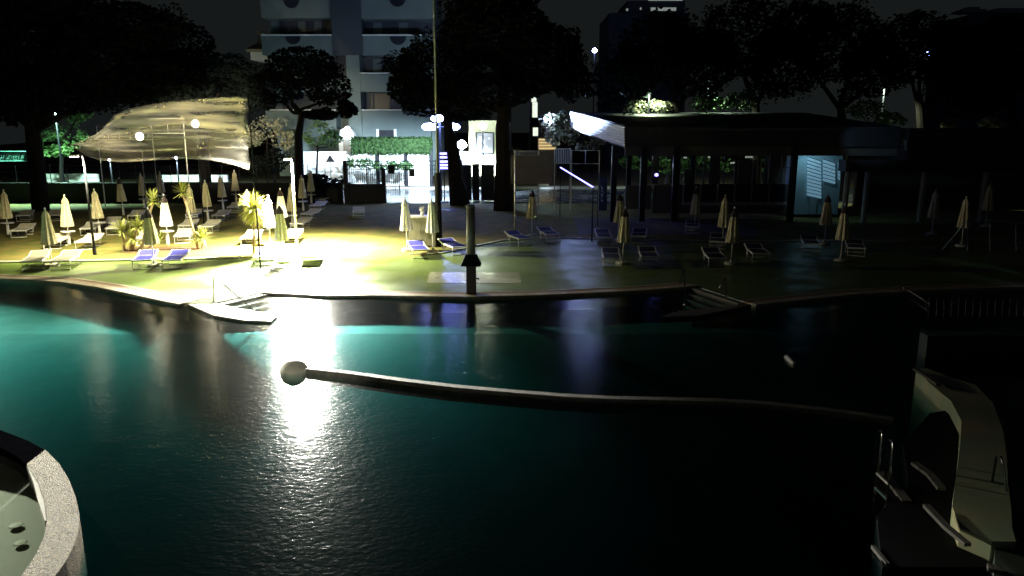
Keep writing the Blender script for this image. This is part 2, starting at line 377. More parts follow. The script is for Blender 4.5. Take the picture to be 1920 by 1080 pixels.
for px, py, Y, lb in ((262,256,40,'warm lamp shining through the banner near its left half'),(366,232,42,'brightest warm lamp shining through the banner near its right half')):
    p = A(px, py, Y); t = thing('garden_lamp', Vector((p.x, p.y, 0)), lb, 'garden lamp', 'warm lamps behind the banner')
    MB().tube([(0,0,0),(0,0,p.z-0.2)], 0.04).build('pole', M['dark'], t)
    MB().lathe([(0.03,-0.2),(0.14,-0.12),(0.18,0),(0.14,0.12),(0.03,0.2)], 16, (0,0,p.z)).build('globe', emis('warm_globe', (1,0.88,0.6), 10), t, smooth=True)
    light('lamp_glow', 'SPOT', p+Vector((0,-0.5,0)), 3200, (1,0.90,0.68), t, 0.2, aim=p+Vector((0,-4,0.25)), size=26, blend=.8)
    light('lamp_glow', 'SPOT', p+Vector((0,0.5,0)), 1500, (1,0.85,0.55), t, 0.2, aim=p+Vector((-1.2,10,0.4)), size=38, blend=.8)
tC = deck_lamp(-230, 512, 4.6, 'lamp post added outside the left picture edge to light the pool', M['bulbwarm'])  # unseen lamp post added to brighten the left of the pool
pC = W(tC)
light('lamp_light', 'SPOT', pC+Vector((-0.35,-0.2,4.4)), 6500, (1.0,0.95,0.75), tC, 0.15, aim=pC+Vector((4.5,-10,0)), size=84, blend=0.8)
# unlit slim post on the right of the kiosk
c = G(965, 437); t = thing('lamp_post', c, 'slim unlit lamp post with flat dark head between the lawn loungers', 'lamp post', 'lamp posts around the lawn and deck')
hz = A(965, 282, c.y).z
MB().tube([(0,0,0),(0,0,hz)], [0.05,0.035], 8).build('pole', M['steel'], t)
MB().box(-0.30,-0.15,hz,0.30,0.15,hz+0.12).build('lamp_head', M['dark'], t)
# blue-white street lamp with three heads and flood
BLUE = (0.42, 0.55, 1.0)
YL = 57.0
b = A(826, 300, YL); b.z = 0
t = thing('street_lamp', b, 'street lamp with three blazing blue-white heads beside the leaning trunk', 'street lamp', 'street lamps along the street')
zz = A(826, 238, YL).z
MB().tube([(0,0,0),(0,0,zz+0.6)], [0.09,0.06]).build('pole', M['dark'], t)
for k, (px, py, rx) in enumerate(((806,238,0.62),(848,238,0.62),(820,222,0.5))):
    p = A(px, py, YL) - b
    MB().tube([(0,0,zz),(p.x,0,p.z)], 0.04).build('arm', M['dark'], t)
    h = MB().lathe([(0.05,-0.26),(rx*0.7,-0.2),(rx,0),(rx*0.7,0.2),(0.05,0.28)], 16, (p.x,-0.1,p.z)).build('lamp_head', M['bulbblue'], t, smooth=True)
light('lamp_light', 'SPOT', b+Vector((0,0.3,zz-0.35)), 8000, (0.66,0.84,1.0), t, 0.3, aim=b+Vector((-1.2,4.2,0)), size=114, blend=0.3)
light('lamp_light', 'SPOT', b+Vector((0,-0.7,zz)), 60, (.2,.3,1), t, 0.4, aim=b+Vector((-2.5,-3,0)), size=80, blend=0.9)
light('lamp_light', 'SPOT', b+Vector((1.0,-1.0,zz)), 420, (0.6,0.85,1.0), t, 0.4, aim=b+Vector((-4,21,13)), size=70, blend=0.9)
def small_street(px, py, Y, lb, power, col, bulb, r=0.22, down=True):
    p = A(px, py, Y); g = Vector((p.x, Y, 0))
    t = thing('street_lamp', g, lb, 'street lamp', 'street lamps along the street')
    MB().tube([(0,0.12,0),(0,0.12,p.z)], [0.09,0.06]).build('pole', M['dark'], t)
    MB().lathe([(0.04,-r*.8),(r*.8,-r*.4),(r,0),(r*.7,r*.6),(0.04,r)], 14, (0,0,p.z)).build('lamp_head', bulb, t, smooth=True)
    if power: light('lamp_glow', 'SPOT', p+Vector((0,-0.3,-0.25)), power, col, t, 0.15, aim=p+Vector((0,0.6,-5)), size=140, blend=.4)
    return t
small_street(1115, 95, 90, 'small star-like blue-white lamp high among the dark trees above the bar canopy', 30, BLUE, M['bulbblue'], 0.3)
small_street(1740, 101, 90, 'small star-like blue-white lamp high among the dark trees at the far right', 30, BLUE, M['bulbblue'], 0.3)
small_street(866, 272, 62, 'round white globe lamp between the leaning trunk and the yellow wall', 260, (0.75,0.85,1), M['bulbcool'], 0.42)
small_street(905, 237, 60.5, 'greenish-white lamp hanging in front of the notice board wall', 30, (0.95,1,0.72), emis('green_white_bulb', (0.9,1,0.7), 14), 0.3)
small_street(510, 262, 66, 'grey street lamp post hidden in the warm-lit shrub', 0, WARM, M['grey'], 0.12)
small_street(100, 196, 60, 'slim lamp added to light the green tree at left', 3500, (0.55,1,0.75), M['bulbcool'], 0.1)  # lamp added to brighten the tree behind it
small_street(1330, 150, 58, 'dim lamp added to light the shrubs behind the bar roof', 520, (0.75,1,0.65), M['grey'], 0.12)  # added light source for the shrubs over the roof
small_street(1660, 160, 60, 'dim lamp added above the right-hand shrubs to light them', 420, (0.85,1,0.65), M['grey'], 0.12)  # another lamp added for shrub lighting
# thin mast beside the cabinet
c = G(823, 462); zt = A(820, -20, c.y).z
t = thing('mast', c, 'tall thin mast rising out of frame beside the cabinet', 'mast')
MB().tube([(0,0,0),(0,0,3.4)], [0.17,0.13], 12).build('lower_post', M['dark'], t)
MB().tube([(0,0,3.38),(0,0,zt)], [0.05,0.04], 8).build('pole', M['grey'], t)

# ------------------------------------------------------------------ PARASOLS
def make_parasol(kind):
    t = bpy.data.objects.new('parasol', None); COL.objects.link(t)
    cv = M['whitecanvas'] if kind[1] == 'w' else M['cream']
    if kind[0] == 't':
        MB().tube([(0,0,0),(0,0,0.62)], [0.075,0.065], 10).build('stand', M['white'], t)
        MB().lathe([(0.30,0.60),(0.32,0.61),(0.32,0.635),(0.30,0.645)], 20).build('table', M['white'], t)
        zb, ztop = 0.86, 2.02
    else:
        MB().lathe([(0.27,0.0),(0.28,0.05),(0.25,0.10),(0.06,0.12),(0.05,0.22)], 20).build('base', M['dishcream'], t)
        zb, ztop = 0.90, 2.02
    MB().tube([(0,0,0.05),(0,0,2.34)], 0.02, 8).build('pole', M['white'], t)
    MB().lathe([(0.05,zb+0.02),(0.25,zb),(0.245,zb+0.1),(0.20,zb+0.5),(0.155,zb+0.85),(0.115,ztop)], 48, pleat=0.16, pn=8).build('canopy', cv, t)
    capm = {'d': M['cap'], 'w': M['whitecanvas'], 'l': M['lilaccap'], 'c': M['cream']}[kind[2]]
    MB().lathe([(0.13,ztop-0.06),(0.155,ztop-0.05),(0.12,ztop+0.08),(0.05,ztop+0.20),(0.03,ztop+0.26)], 24, pleat=0.1, pn=8).build('cap', capm, t)
    MB().lathe([(0.02,2.28),(0.035,2.31),(0.035,2.35),(0.012,2.38)], 10).build('finial', M['white'], t)
    return t
protos = {}
GP = {'t': 'closed parasols with little round tables on the lawn', 'b': 'closed parasols on round bases around the deck'}
def parasol(px, py, kind, label):
    if kind not in protos: protos[kind] = o = make_parasol(kind)
    else: o = copy_tree(protos[kind])
    o.location = G(px, py); o.rotation_euler = (R(random.uniform(-1.5,1.5)), R(random.uniform(-1.5,1.5)), random.uniform(0,6))
    o.scale = (1,1,random.uniform(0.98,1.03))
    return tag(o, label, 'parasol', GP[kind[0]])
for a in [
 (16,440,'tcc','closed cream parasol cut close to the left picture edge'),
 (75,391,'tcc','small dim closed parasol far back at left near the big trunk'),
 (98,499,'bcc','closed cream parasol standing between the two grey loungers'),
 (130,458,'tcc','closed cream parasol with table just right of the grey-lounger parasol'),
 (188,440,'tcc','closed cream parasol beside the leftmost lamp post'),
 (232,403,'tcd','closed parasol behind the multi-stemmed yucca'),
 (271,390,'tcc','dim closed parasol behind the taller yucca head'),
 (305,383,'tcc','faintest closed parasol, farthest back between the yucca heads'),
 (290,499,'bcd','closed parasol with dark cap between the two blue loungers at left'),
 (315,458,'twd','bright white closed parasol with dark cap behind the left blue loungers'),
 (361,428,'tcc','closed cream parasol touching the leaning yucca trunk'),
 (391,415,'tcc','closed cream parasol right of the leaning yucca'),
 (419,393,'tcc','closed parasol in the right column, one row behind the leaning-yucca parasols'),
 (443,380,'tcc','farthest dim closed parasol left of the round palm'),
 (507,462,'bwl','glaring white closed parasol with lilac cap beside the palm'),
 (531,440,'bwd','bright white closed parasol with dark cap behind the olive one'),
 (531,493,'bcd','olive-shaded closed parasol with dark cap in front of the white ones'),
 (549,425,'tcc','closed cream parasol just left of the blazing lamp post'),
 (569,395,'tcc','closed cream parasol just right of the blazing lamp post'),
 (584,381,'tcc','dim closed parasol farthest back right of the lamp post'),
 (764,470,'bww','glaring white closed parasol at the left side of the cabinet'),
 (812,474,'bww','white closed parasol in front of the mast'),
 (997,443,'bcd','closed parasol with dark cap between the first two right-hand loungers'),
 (1159,452,'bcd','closed parasol with dark cap, left of the close pair right of the banner sign'),
 (1167,495,'bcd','closed parasol in front, right of the close pair, on a pale base'),
 (1250,393,'bcc','faint closed parasol in front of the bar counter'),
 (1302,433,'bcd','dim closed parasol in front of the framed bar windows'),
 (1354,462,'bcc','dim closed parasol, left of the pair nearest the right steps'),
 (1371,495,'bcd','closed parasol on a pale base above the right steps'),
 (1545,458,'bcd','dark closed parasol in front of the blue lit shutters'),
 (1576,490,'bcd','dark closed parasol with pale base right of the blue shutters'),
 (1747,440,'bcc','barely visible closed parasol in front of the dark annex columns'),
 (1803,462,'bcc','barely visible closed parasol beside the stair railing'),
 (1848,425,'bcc','barely visible closed parasol behind the stair railing')]: parasol(*a)

# ------------------------------------------------------------------ LOUNGERS
def make_lounger(kind):
    t = bpy.data.objects.new('sun_lounger', None); COL.objects.link(t)
    sl = M[kind+'sling']; wd, ln, h = 0.34, 1.9, 0.36
    f = MB()
    for s in (-1,1): f.box(s*wd-0.025,0,h-0.03,s*wd+0.025,1.25,h+0.03)
    f.box(-wd+0.026,0,h-0.028,wd-0.026,0.05,h+0.028); f.box(-wd+0.026,1.2,h-0.028,wd-0.026,1.25,h+0.028)
    f.build('frame', M['white'], t)
    for y, lean in ((0.10,-0.03),(1.12,0.05)):
        g = MB().tube([(-wd,y,h-0.02),(-wd,y+lean,0.02),(wd,y+lean,0.02),(wd,y,h-0.02)], 0.02, 8)
        g.build('leg', M['white'], t)
    st = MB()
    n = 5 if kind in ('blue','navy') else 1
    for k in range(n):
        y0 = 0.06 + k*1.13/n; y1 = y0 + 1.13/n - (0.05 if n > 1 else 0.0)
        st.box(-wd+0.027, y0, h+0.006, wd-0.027, y1, h+0.022)
    st.build('seat', sl, t)
    rt = Matrix.Rotation(R(12), 3, 'X'); pv = (0,1.26,h)
    br = MB(); br.box(-wd+0.027,1.27,h+0.006,wd-0.027,1.86,h+0.022, rt, pv); b = br.build('backrest', sl, t)
    bf = MB()
    for s in (-1,1): bf.box(s*wd-0.025,1.26,h-0.02,s*wd+0.025,1.9,h+0.026, rt, pv)
    bf.box(-wd+0.026,1.87,h-0.019,wd-0.026,1.9,h+0.025, rt, pv); bf.build('backrest_frame', M['white'], t)
    MB().tube([(-wd+0.04,1.6,h+0.05),(-wd+0.04,1.45,0.12),(wd-0.04,1.45,0.12),(wd-0.04,1.6,h+0.05)], 0.014, 6).build('prop', M['white'], t)
    return t
lp = {}
def lounger(px, py, dx, kind, label):
    if kind not in lp: lp[kind] = o = make_lounger(kind)
    else: o = copy_tree(lp[kind])
    P = G(px, py); best = (1e9, 0)
    for k in range(-75, 76):
        a = R(k); q = P + Vector((math.sin(a), math.cos(a), 0))*1.9
        e = abs(proj(q)[0] - px - dx)
        if e < best[0]: best = (e, a)
    o.location = P; o.rotation_euler.z = -best[1]
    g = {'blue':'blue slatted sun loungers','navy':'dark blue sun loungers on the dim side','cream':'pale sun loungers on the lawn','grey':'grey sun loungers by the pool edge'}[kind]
    return tag(o, label, 'sun lounger', g)
for a in [
 (61,507,20,'grey','left one of the two grey loungers nearest the pool'),
 (113,507,27,'grey','right one of the two grey loungers nearest the pool'),
 (267,506,14,'blue','left one of the two blue loungers in front of the yuccas'),
 (322,506,20,'blue','right one of the two blue loungers in front of the yuccas'),
 (44,416,10,'cream','pale lounger behind the parasol at the left picture edge'),
 (35,446,20,'cream','pale lounger right beside the parasol at the left picture edge'),
 (101,415,8,'cream','pale lounger just right of the dim parasol by the trunk'),
 (98,468,22,'cream','pale lounger half hidden by the grey-lounger parasol'),
 (157,469,25,'cream','pale lounger right of the second-row table parasol'),
 (165,442,15,'cream','pale lounger just left of the lamp post parasol'),
 (205,431,12,'cream','pale lounger just right of the parasol by the leftmost lamp post'),
 (213,441,14,'cream','pale lounger left of the multi-stemmed yucca stems'),
 (252,416,10,'cream','pale lounger behind the multi-stemmed yucca head'),
 (272,461,10,'cream','pale lounger seen through the yucca leaves'),
 (342,457,8,'cream','pale lounger between white parasol and leaning yucca trunk'),
 (348,436,15,'cream','pale lounger behind the leaning yucca trunk'),
 (360,414,12,'cream','pale lounger behind the parasol on the leaning yucca'),
 (385,438,20,'cream','pale lounger right of the low rosette yucca'),
 (409,416,14,'cream','pale lounger with raised head right of the cream parasol'),
 (437,399,10,'cream','pale dim lounger left of the round palm head'),
 (466,461,14,'cream','overexposed lounger at the foot of the palm'),
 (494,432,20,'cream','overexposed lounger right behind the palm head'),
 (494,499,8,'blue','washed-out blue striped lounger left of the olive parasol, by the steps'),
 (580,499,5,'cream','glaring white lounger alone right of the lamp post by the deck centre'),
 (545,459,12,'cream','glaring lounger at the foot of the lamp post'),
 (556,432,20,'cream','bright lounger crossing behind the lamp post'),
 (574,413,20,'cream','pale lounger one row behind the lamp post lounger'),
 (590,396,15,'cream','pale dim lounger two rows behind the lamp post'),
 (600,383,15,'cream','farthest pale lounger in the lamp post column'),
 (673,409,0,'cream','lone pale lounger in the middle of the open lawn'),
 (790,485,-12,'blue','blue lounger in front of the cabinet'),
 (864,479,-30,'blue','blue lounger slanting between cabinet and shower column'),
 (986,462,-28,'blue','slanting blue lounger at the foot of the slim unlit post'),
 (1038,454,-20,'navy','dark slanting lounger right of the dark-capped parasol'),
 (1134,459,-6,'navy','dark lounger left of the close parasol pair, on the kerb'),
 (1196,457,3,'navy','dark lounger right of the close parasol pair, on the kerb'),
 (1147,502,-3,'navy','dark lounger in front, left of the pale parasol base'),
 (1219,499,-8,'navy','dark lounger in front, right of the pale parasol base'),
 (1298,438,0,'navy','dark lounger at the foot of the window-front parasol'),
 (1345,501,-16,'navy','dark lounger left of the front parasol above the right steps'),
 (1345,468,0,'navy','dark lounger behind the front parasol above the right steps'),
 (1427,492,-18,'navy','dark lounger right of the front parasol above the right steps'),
 (1522,473,-8,'navy','nearly black lounger below the blue light pattern'),
 (1605,481,-6,'navy','nearly black lounger farthest right on the deck')]: lounger(*a)

# ------------------------------------------------------------------ PLANTS
def leafblade(mb, base, az, el, ln, wd, droop):
    d = Vector((math.cos(az)*math.cos(el), math.sin(az)*math.cos(el), math.sin(el)))
    side = Vector((-math.sin(az), math.cos(az), 0)); p = Vector(base); w = wd; prev = (p - side*w/2, p + side*w/2)
    for k in range(3):
        p = p + d*(ln/3); d = (d + Vector((0,0,-droop))).normalized(); w = wd*(1.1, 0.7, 0.05)[k]
        cur = (p - side*w/2, p + side*w/2); mb.quad(prev[0], prev[1], cur[1], cur[0]); prev = cur
def rosette(c, ln, n, mb, wd=0.05, lo=-0.5, hi=1.5, droop=0.12):
    for k in range(n): leafblade(mb, c, random.uniform(0,6.283), random.uniform(lo,hi), ln*random.uniform(0.75,1.1), wd, droop*random.uniform(0.4,1.6))
def spiky(name, px, py, label, heads, leaf, cat):
    """heads: (head px, head py, base dx in metres, leaf length, leaf count)"""
    b = G(px, py); t = thing(name, b, label, cat)
    for hx, hy, bx, ln, n in heads:
        h = A(hx, hy, b.y + bx*0.3) - b
        mid = Vector((bx*0.6+h.x*0.4, 0, h.z*0.5)) + Vector((random.uniform(-.05,.05),0,0))
        MB().tube([(bx,0,0), mid, h], [0.06,0.045,0.05], 8).build('trunk', M['yuccabark'], t)
        m = MB(); rosette(h, ln, n, m, droop=0.3 if name == 'palm' else 0.1, lo=-1.1 if name == 'palm' else -0.6); m.build('crown', leaf, t)
    return t
spiky('yucca', 243, 471, 'multi-stemmed yucca clump left of the dark-capped parasol', [(228,432,-0.25,0.6,55),(258,425,0.15,0.65,60),(288,378,0.55,0.62,90),(248,446,0.0,0.6,50),(278,440,0.4,0.6,50),(300,450,0.75,0.55,40)], M['yucca'], 'yucca')
spiky('yucca', 372, 468, 'tall leaning yucca with one spiky head and a rosette at its foot', [(342,361,0.0,0.60,90),(379,447,0.18,0.62,110)], M['yucca'], 'yucca')
spiky('palm', 478, 478, 'shaggy round-headed palm glowing in the lamp light', [(474,392,-0.05,0.85,300),(484,402,0.2,0.75,200)], M['palmleaf'], 'palm')

def blob(mb, c, r, n, s, flat=1.0):
    for _ in range(n):
        while True:
            v = Vector((random.uniform(-1,1), random.uniform(-1,1), random.uniform(-1,1)))
            if 0.15 < v.length < 1: break
        v = v.normalized()*(v.length**0.5)
        p = Vector(c) + Vector((v.x*r[0], v.y*r[1], v.z*r[2]))
        a = Vector((random.uniform(-1,1), random.uniform(-1,1), random.uniform(-.6,.6))).normalized()
        b = a.cross(Vector((random.uniform(-1,1), random.uniform(-1,1), random.uniform(-1,1)))).normalized()
        k = s*random.uniform(0.5,1.3)
        mb.quad(p-a*k, p-b*k*0.55, p+a*k, p+b*k*0.55)
def tree(name, base, clumps, leaf, label, cat, ls, dens, trunk=None, group=None, limbs=3):
    """clumps: (px,py,rx px,ry px,Y)"""
    t = thing(name, base, label, cat, group); m = MB()
    cc = []
    for px, py, rx, ry, Y in clumps:
        c = A(px, py, Y) - base; sc = Y/F_PX; R3 = (rx*sc, rx*sc*0.8, ry*sc); cc.append((c, R3))
        nsub = max(6, int(rx*ry/260))
        for k in range(nsub):
            th = random.uniform(0,6.283); ph = random.uniform(-1,1); rr = random.uniform(0.45,1.0)
            q = c + Vector((R3[0]*rr*math.cos(th)*math.sqrt(1-ph*ph*.9), R3[1]*rr*math.sin(th), R3[2]*rr*ph*0.85))
            s2 = random.uniform(0.22,0.4)
            blob(m, q, (R3[0]*s2, R3[1]*s2, max(R3[2]*s2, 0.3)), int(dens*1.8), ls*0.72)
        blob(m, c, (R3[0]*.85, R3[1]*.85, R3[2]*.85), int(dens*nsub*(1.6 if leaf is M['leafdark'] else 0.6)), ls)
    m.build('crown', leaf, t)
    if trunk:
        pts = [A(x, y, Y)-base for x, y, Y, r in trunk]; pts[0].z = 0
        tm = MB().tube(pts, [r for *_, r in trunk], 10)
        top = pts[-1]
        for k in range(limbs):
            c, R3 = cc[k % len(cc)]
            e = c + Vector((random.uniform(-.5,.5)*R3[0], 0, -R3[2]*0.3))
            tm.tube([top*0.92 if k else top, (top+e)/2 + Vector((0,0,-0.3)), e], [trunk[-1][3]*0.7, trunk[-1][3]*0.45, 0.04], 7)
        tm.build('trunk', M['bark'], t)
    return t
def gb(px, Y):
    p = A(px, 240, Y); return Vector((p.x, Y, 0))
PG = 'tall dark pines around the garden'
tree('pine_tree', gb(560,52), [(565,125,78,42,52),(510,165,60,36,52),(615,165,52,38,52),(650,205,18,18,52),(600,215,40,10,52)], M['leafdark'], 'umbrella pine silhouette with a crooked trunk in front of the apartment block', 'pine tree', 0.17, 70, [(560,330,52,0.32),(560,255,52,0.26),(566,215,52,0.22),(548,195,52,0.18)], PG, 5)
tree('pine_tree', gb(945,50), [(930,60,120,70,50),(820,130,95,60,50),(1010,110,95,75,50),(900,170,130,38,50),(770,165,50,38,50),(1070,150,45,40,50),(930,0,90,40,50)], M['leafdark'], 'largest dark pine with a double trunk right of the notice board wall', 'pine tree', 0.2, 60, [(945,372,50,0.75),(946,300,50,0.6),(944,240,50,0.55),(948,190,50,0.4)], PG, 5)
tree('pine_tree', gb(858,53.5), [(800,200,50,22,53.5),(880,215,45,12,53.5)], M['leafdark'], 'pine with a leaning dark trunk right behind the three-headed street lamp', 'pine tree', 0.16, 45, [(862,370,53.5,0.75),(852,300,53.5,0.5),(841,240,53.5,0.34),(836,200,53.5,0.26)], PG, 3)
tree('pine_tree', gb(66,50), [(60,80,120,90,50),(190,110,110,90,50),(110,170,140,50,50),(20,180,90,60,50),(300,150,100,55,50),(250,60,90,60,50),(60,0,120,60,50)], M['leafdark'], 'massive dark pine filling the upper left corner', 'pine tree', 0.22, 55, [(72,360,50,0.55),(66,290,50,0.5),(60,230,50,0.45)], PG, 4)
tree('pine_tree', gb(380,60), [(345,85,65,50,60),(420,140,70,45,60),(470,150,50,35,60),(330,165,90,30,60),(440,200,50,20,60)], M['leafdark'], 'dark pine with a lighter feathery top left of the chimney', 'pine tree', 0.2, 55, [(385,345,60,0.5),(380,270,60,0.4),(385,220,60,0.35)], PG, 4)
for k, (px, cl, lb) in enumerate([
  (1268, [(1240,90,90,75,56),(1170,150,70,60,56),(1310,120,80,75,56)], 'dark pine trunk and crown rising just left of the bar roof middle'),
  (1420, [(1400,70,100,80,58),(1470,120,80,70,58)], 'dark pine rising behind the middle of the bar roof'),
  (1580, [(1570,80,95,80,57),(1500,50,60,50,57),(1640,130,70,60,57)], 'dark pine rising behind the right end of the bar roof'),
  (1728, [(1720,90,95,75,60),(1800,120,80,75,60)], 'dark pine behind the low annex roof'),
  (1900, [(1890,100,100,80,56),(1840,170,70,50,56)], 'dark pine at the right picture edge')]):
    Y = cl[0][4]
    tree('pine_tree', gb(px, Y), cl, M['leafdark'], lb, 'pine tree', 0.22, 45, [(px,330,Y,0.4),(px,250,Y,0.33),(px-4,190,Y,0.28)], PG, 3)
SG = 'street-lit shrubs and small trees'
tree('street_tree', gb(115,68), [(115,240,48,36,68),(100,275,40,22,68),(140,215,28,18,68)], M['leafgreen'], 'round green tree lit from the street at far left', 'tree', 0.2, 40, [(112,330,68,0.2),(115,270,68,0.14)], SG)
tree('shrub', gb(500,64), [(500,240,36,26,64),(470,255,32,24,64),(530,265,24,22,64)], M['leafpale'], 'warm-lit flowering shrub right of the banner', 'shrub', 0.16, 40, [(500,320,64,0.1),(500,260,64,0.07)], SG)
tree('shrub', gb(520,60), [(515,300,32,26,60),(480,310,26,20,60)], M['leafdark'], 'dark shrub below the warm-lit shrub', 'shrub', 0.16, 40, [(515,330,60,0.08),(515,300,60,0.06)], SG)
tree('shrub', gb(598,62), [(595,250,32,28,62),(620,262,18,18,62)], M['leafgreen'], 'bushy tree between the crooked pine and the lit entrance', 'shrub', 0.16, 40, [(590,330,62,0.1),(596,270,62,0.07)], SG)
tree('shrub', gb(690,67), [(672,306,26,10,67),(700,312,26,9,67)], M['leafhedge'], 'pale low shrub at the left foot of the white street wall', 'shrub', 0.14, 36, [(688,330,67,0.06),(688,310,67,0.04)], SG)
tree('shrub', gb(748,67), [(735,312,16,10,67),(760,311,18,9,67)], M['leafhedge'], 'bright green shrub seen over the bins through the gate', 'shrub', 0.14, 36, [(748,330,67,0.06),(748,312,67,0.04)], SG)
tree('shrub', gb(1080,58), [(1060,235,36,32,58),(1095,262,36,24,58),(1040,255,22,20,58),(1130,250,25,18,58)], M['leafpale'], 'large grey-green shrub left of the lit canopy panel', 'shrub', 0.18, 40, [(1070,320,58,0.12),(1070,260,58,0.08)], SG)
tree('shrub', gb(1210,56), [(1195,200,28,16,56),(1240,202,24,12,56)], M['leafpale'], 'whitish shrub top showing above the left of the bar roof', 'shrub', 0.16, 45, [(1210,300,56,0.12),(1210,220,56,0.08)], SG)
tree('shrub', gb(1350,56), [(1330,195,42,18,56),(1390,188,36,20,56)], M['leafgreen'], 'green shrub top above the middle of the bar roof', 'shrub', 0.16, 45, [(1350,300,56,0.12),(1350,220,56,0.08)], SG)
tree('shrub', gb(1640,56), [(1625,205,34,20,56),(1665,222,30,14,56)], M['leafgreen'], 'green shrub top above the right step of the bar roof', 'shrub', 0.16, 45, [(1640,300,56,0.12),(1640,230,56,0.08)], SG)
tree('shrub', gb(1780,56), [(1780,232,16,8,56),(1856,232,26,9,56)], M['leafpale'], 'faint shrub tops above the annex roof', 'shrub', 0.14, 36, [(1800,300,56,0.1),(1800,240,56,0.06)], SG)
tree('shrub', gb(1330,62), [(1190,306,34,18,62),(1260,312,40,18,62),(1330,309,60,20,62),(1420,312,50,18,62)], M['leafhedge'], 'green hedge seen through the open side of the bar', 'hedge', 0.16, 42, None, SG)
small_street(1218, 168, 55, 'dim lamp added over the whitish shrub behind the bar to light it', 320, (0.8,1,0.6), M['grey'], 0.08)  # lamp added to lift the whitish shrub out of the dark
tree('shrub', gb(620,56), [(620,345,40,12,56),(590,335,30,10,56)], M['leafdark'], 'low dark shrub left of the gate', 'shrub', 0.14, 36, None, SG)
# clipped hedge on the street wall
hb = A(732, 285, 70.6); t0 = Vector((hb.x, 71.4, 0)); hm = MB()
a = A(658, 258, 70.6); b_ = A(808, 286, 70.6)
for _ in range(9000):
    p = Vector((random.uniform(a.x, b_.x), random.uniform(69.9,72.4), random.uniform(b_.z+random.uniform(-.25,.05), a.z+random.uniform(-.15,.1))))
    u = Vector((random.uniform(-1,1),random.uniform(-1,1),random.uniform(-1,1))).normalized(); v = u.cross(Vector((random.uniform(-1,1),random.uniform(-1,1),random.uniform(-1,1)))).normalized()
    k = 0.13; hm.quad(p-u*k, p-v*k*.6, p+u*k, p+v*k*.6)
hm.box(a.x+.1,70.1,b_.z+.05,b_.x-.1,72.2,a.z-.12)
tag(hm.build('hedge', M['leafhedge'], loc=t0), 'clipped green hedge overhanging the white street wall', 'hedge')

# ------------------------------------------------------------------ STREET BACKDROP
def single(name, m, label, cat, rects, Y, dep, group=None):
    mb = MB(); x0, y0, x1, y1 = rects[0]; c = A((x0+x1)/2, y1, Y); c.z = 0
    for r in rects: pbox(mb, *r, Y, dep)
    return tag(mb.build(name, m, loc=c), label, cat, group)
b = A(735, 300, 70.9); org = Vector((b.x, 71, 0)); t = thing('street_wall', org, 'glaring white street wall under the clipped hedge', 'wall')
a = A(562, 284, 71); c = A(808, 284, 71)
MB().box(a.x-org.x, 0, 0, c.x-org.x, 0.3, a.z).build('wall', M['wallwhite'], t)
for px in (562, 708, 761, 808):
    p = A(px, 284, 71); MB().box(p.x-org.x-.16,-0.25,0,p.x-org.x+.16,-0.003,a.z+.25).build('pilaster', M['dark'], t)
# apartment block
YB = 78.0
org = A(650, 300, YB); org.z = 0
ap = thing('apartment_building', org, 'pale apartment block with wrap-round balconies and dark central stair strip', 'apartment building')
def apart(name, m, rects, Y, dep): 
    for r in rects:
        mb = MB(); pbox(mb, *r, Y, dep, org); mb.build(name, m, ap)
apart('wall', M['facade'], [(525,-60,812,330)], YB+2.2, 9)
apart('balcony', M['facade'], [(490,-60,624,33),(673,-60,812,35),(492,67,624,103),(673,67,790,103),(545,138,624,172),(673,138,745,172),(500,207,629,242),(673,207,808,242)], YB, 2.2)
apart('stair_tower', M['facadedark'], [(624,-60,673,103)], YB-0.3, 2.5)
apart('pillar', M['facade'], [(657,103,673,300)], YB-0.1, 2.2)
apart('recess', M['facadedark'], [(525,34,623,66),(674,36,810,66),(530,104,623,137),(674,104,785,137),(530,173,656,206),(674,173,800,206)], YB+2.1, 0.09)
apart('stair_window', M['glassdark'], [(632,104,655,150)], YB+0.4, 0.1)
apart('window', M['glassdark'], [(711,244,738,258)], YB-0.06, 0.1)
apart('window_frame', M['wallwhite'], [(706,242,710,260),(739,242,743,260)], YB-0.08, 0.12)
apart('ground_wall', M['facade'], [(560,242,808,330)], YB, 0.8)
apart('shutter', M['facade'], [(560,40,572,66),(590,40,602,66),(700,42,716,66),(748,42,764,66),(700,110,714,137),(735,110,752,137)], YB+2.02, 0.05)
apart('balcony_cap', M['wallwhite'], [(489.5,64.5,624,66.6),(673,64.5,791,66.6),(545,136.2,624,137.6),(673,136.2,745,137.6),(500,205.3,629,206.7),(673,205.3,808,206.7)], YB-0.08, 0.3)
apart('window', M['glassdark'], [(696,176,698,206),(703,176,730,206)], YB+2.0, 0.05)
for cx, cy, r in ((546,0,14),(745,-4,15),(549,68,14),(746,68,15)):
    mb = MB(); ctr = A(cx, cy, YB) - org; rr = r*YB/F_PX; pts = [(ctr.x+rr*math.cos(th), ctr.z+rr*math.sin(th)) for th in [math.pi + math.pi*i/12 for i in range(13)]]
    i = len(mb.v); mb.v += [(x, -0.02, z) for x, z in pts] + [(x, 0.2, z) for x, z in pts]; n = len(pts)
    mb.f.append(tuple(range(n))); [mb.f.append((k, k+1, n+k+1, n+k)) for k in range(n-1)]
    mb.build('balcony_opening', M['glassdark'], ap)
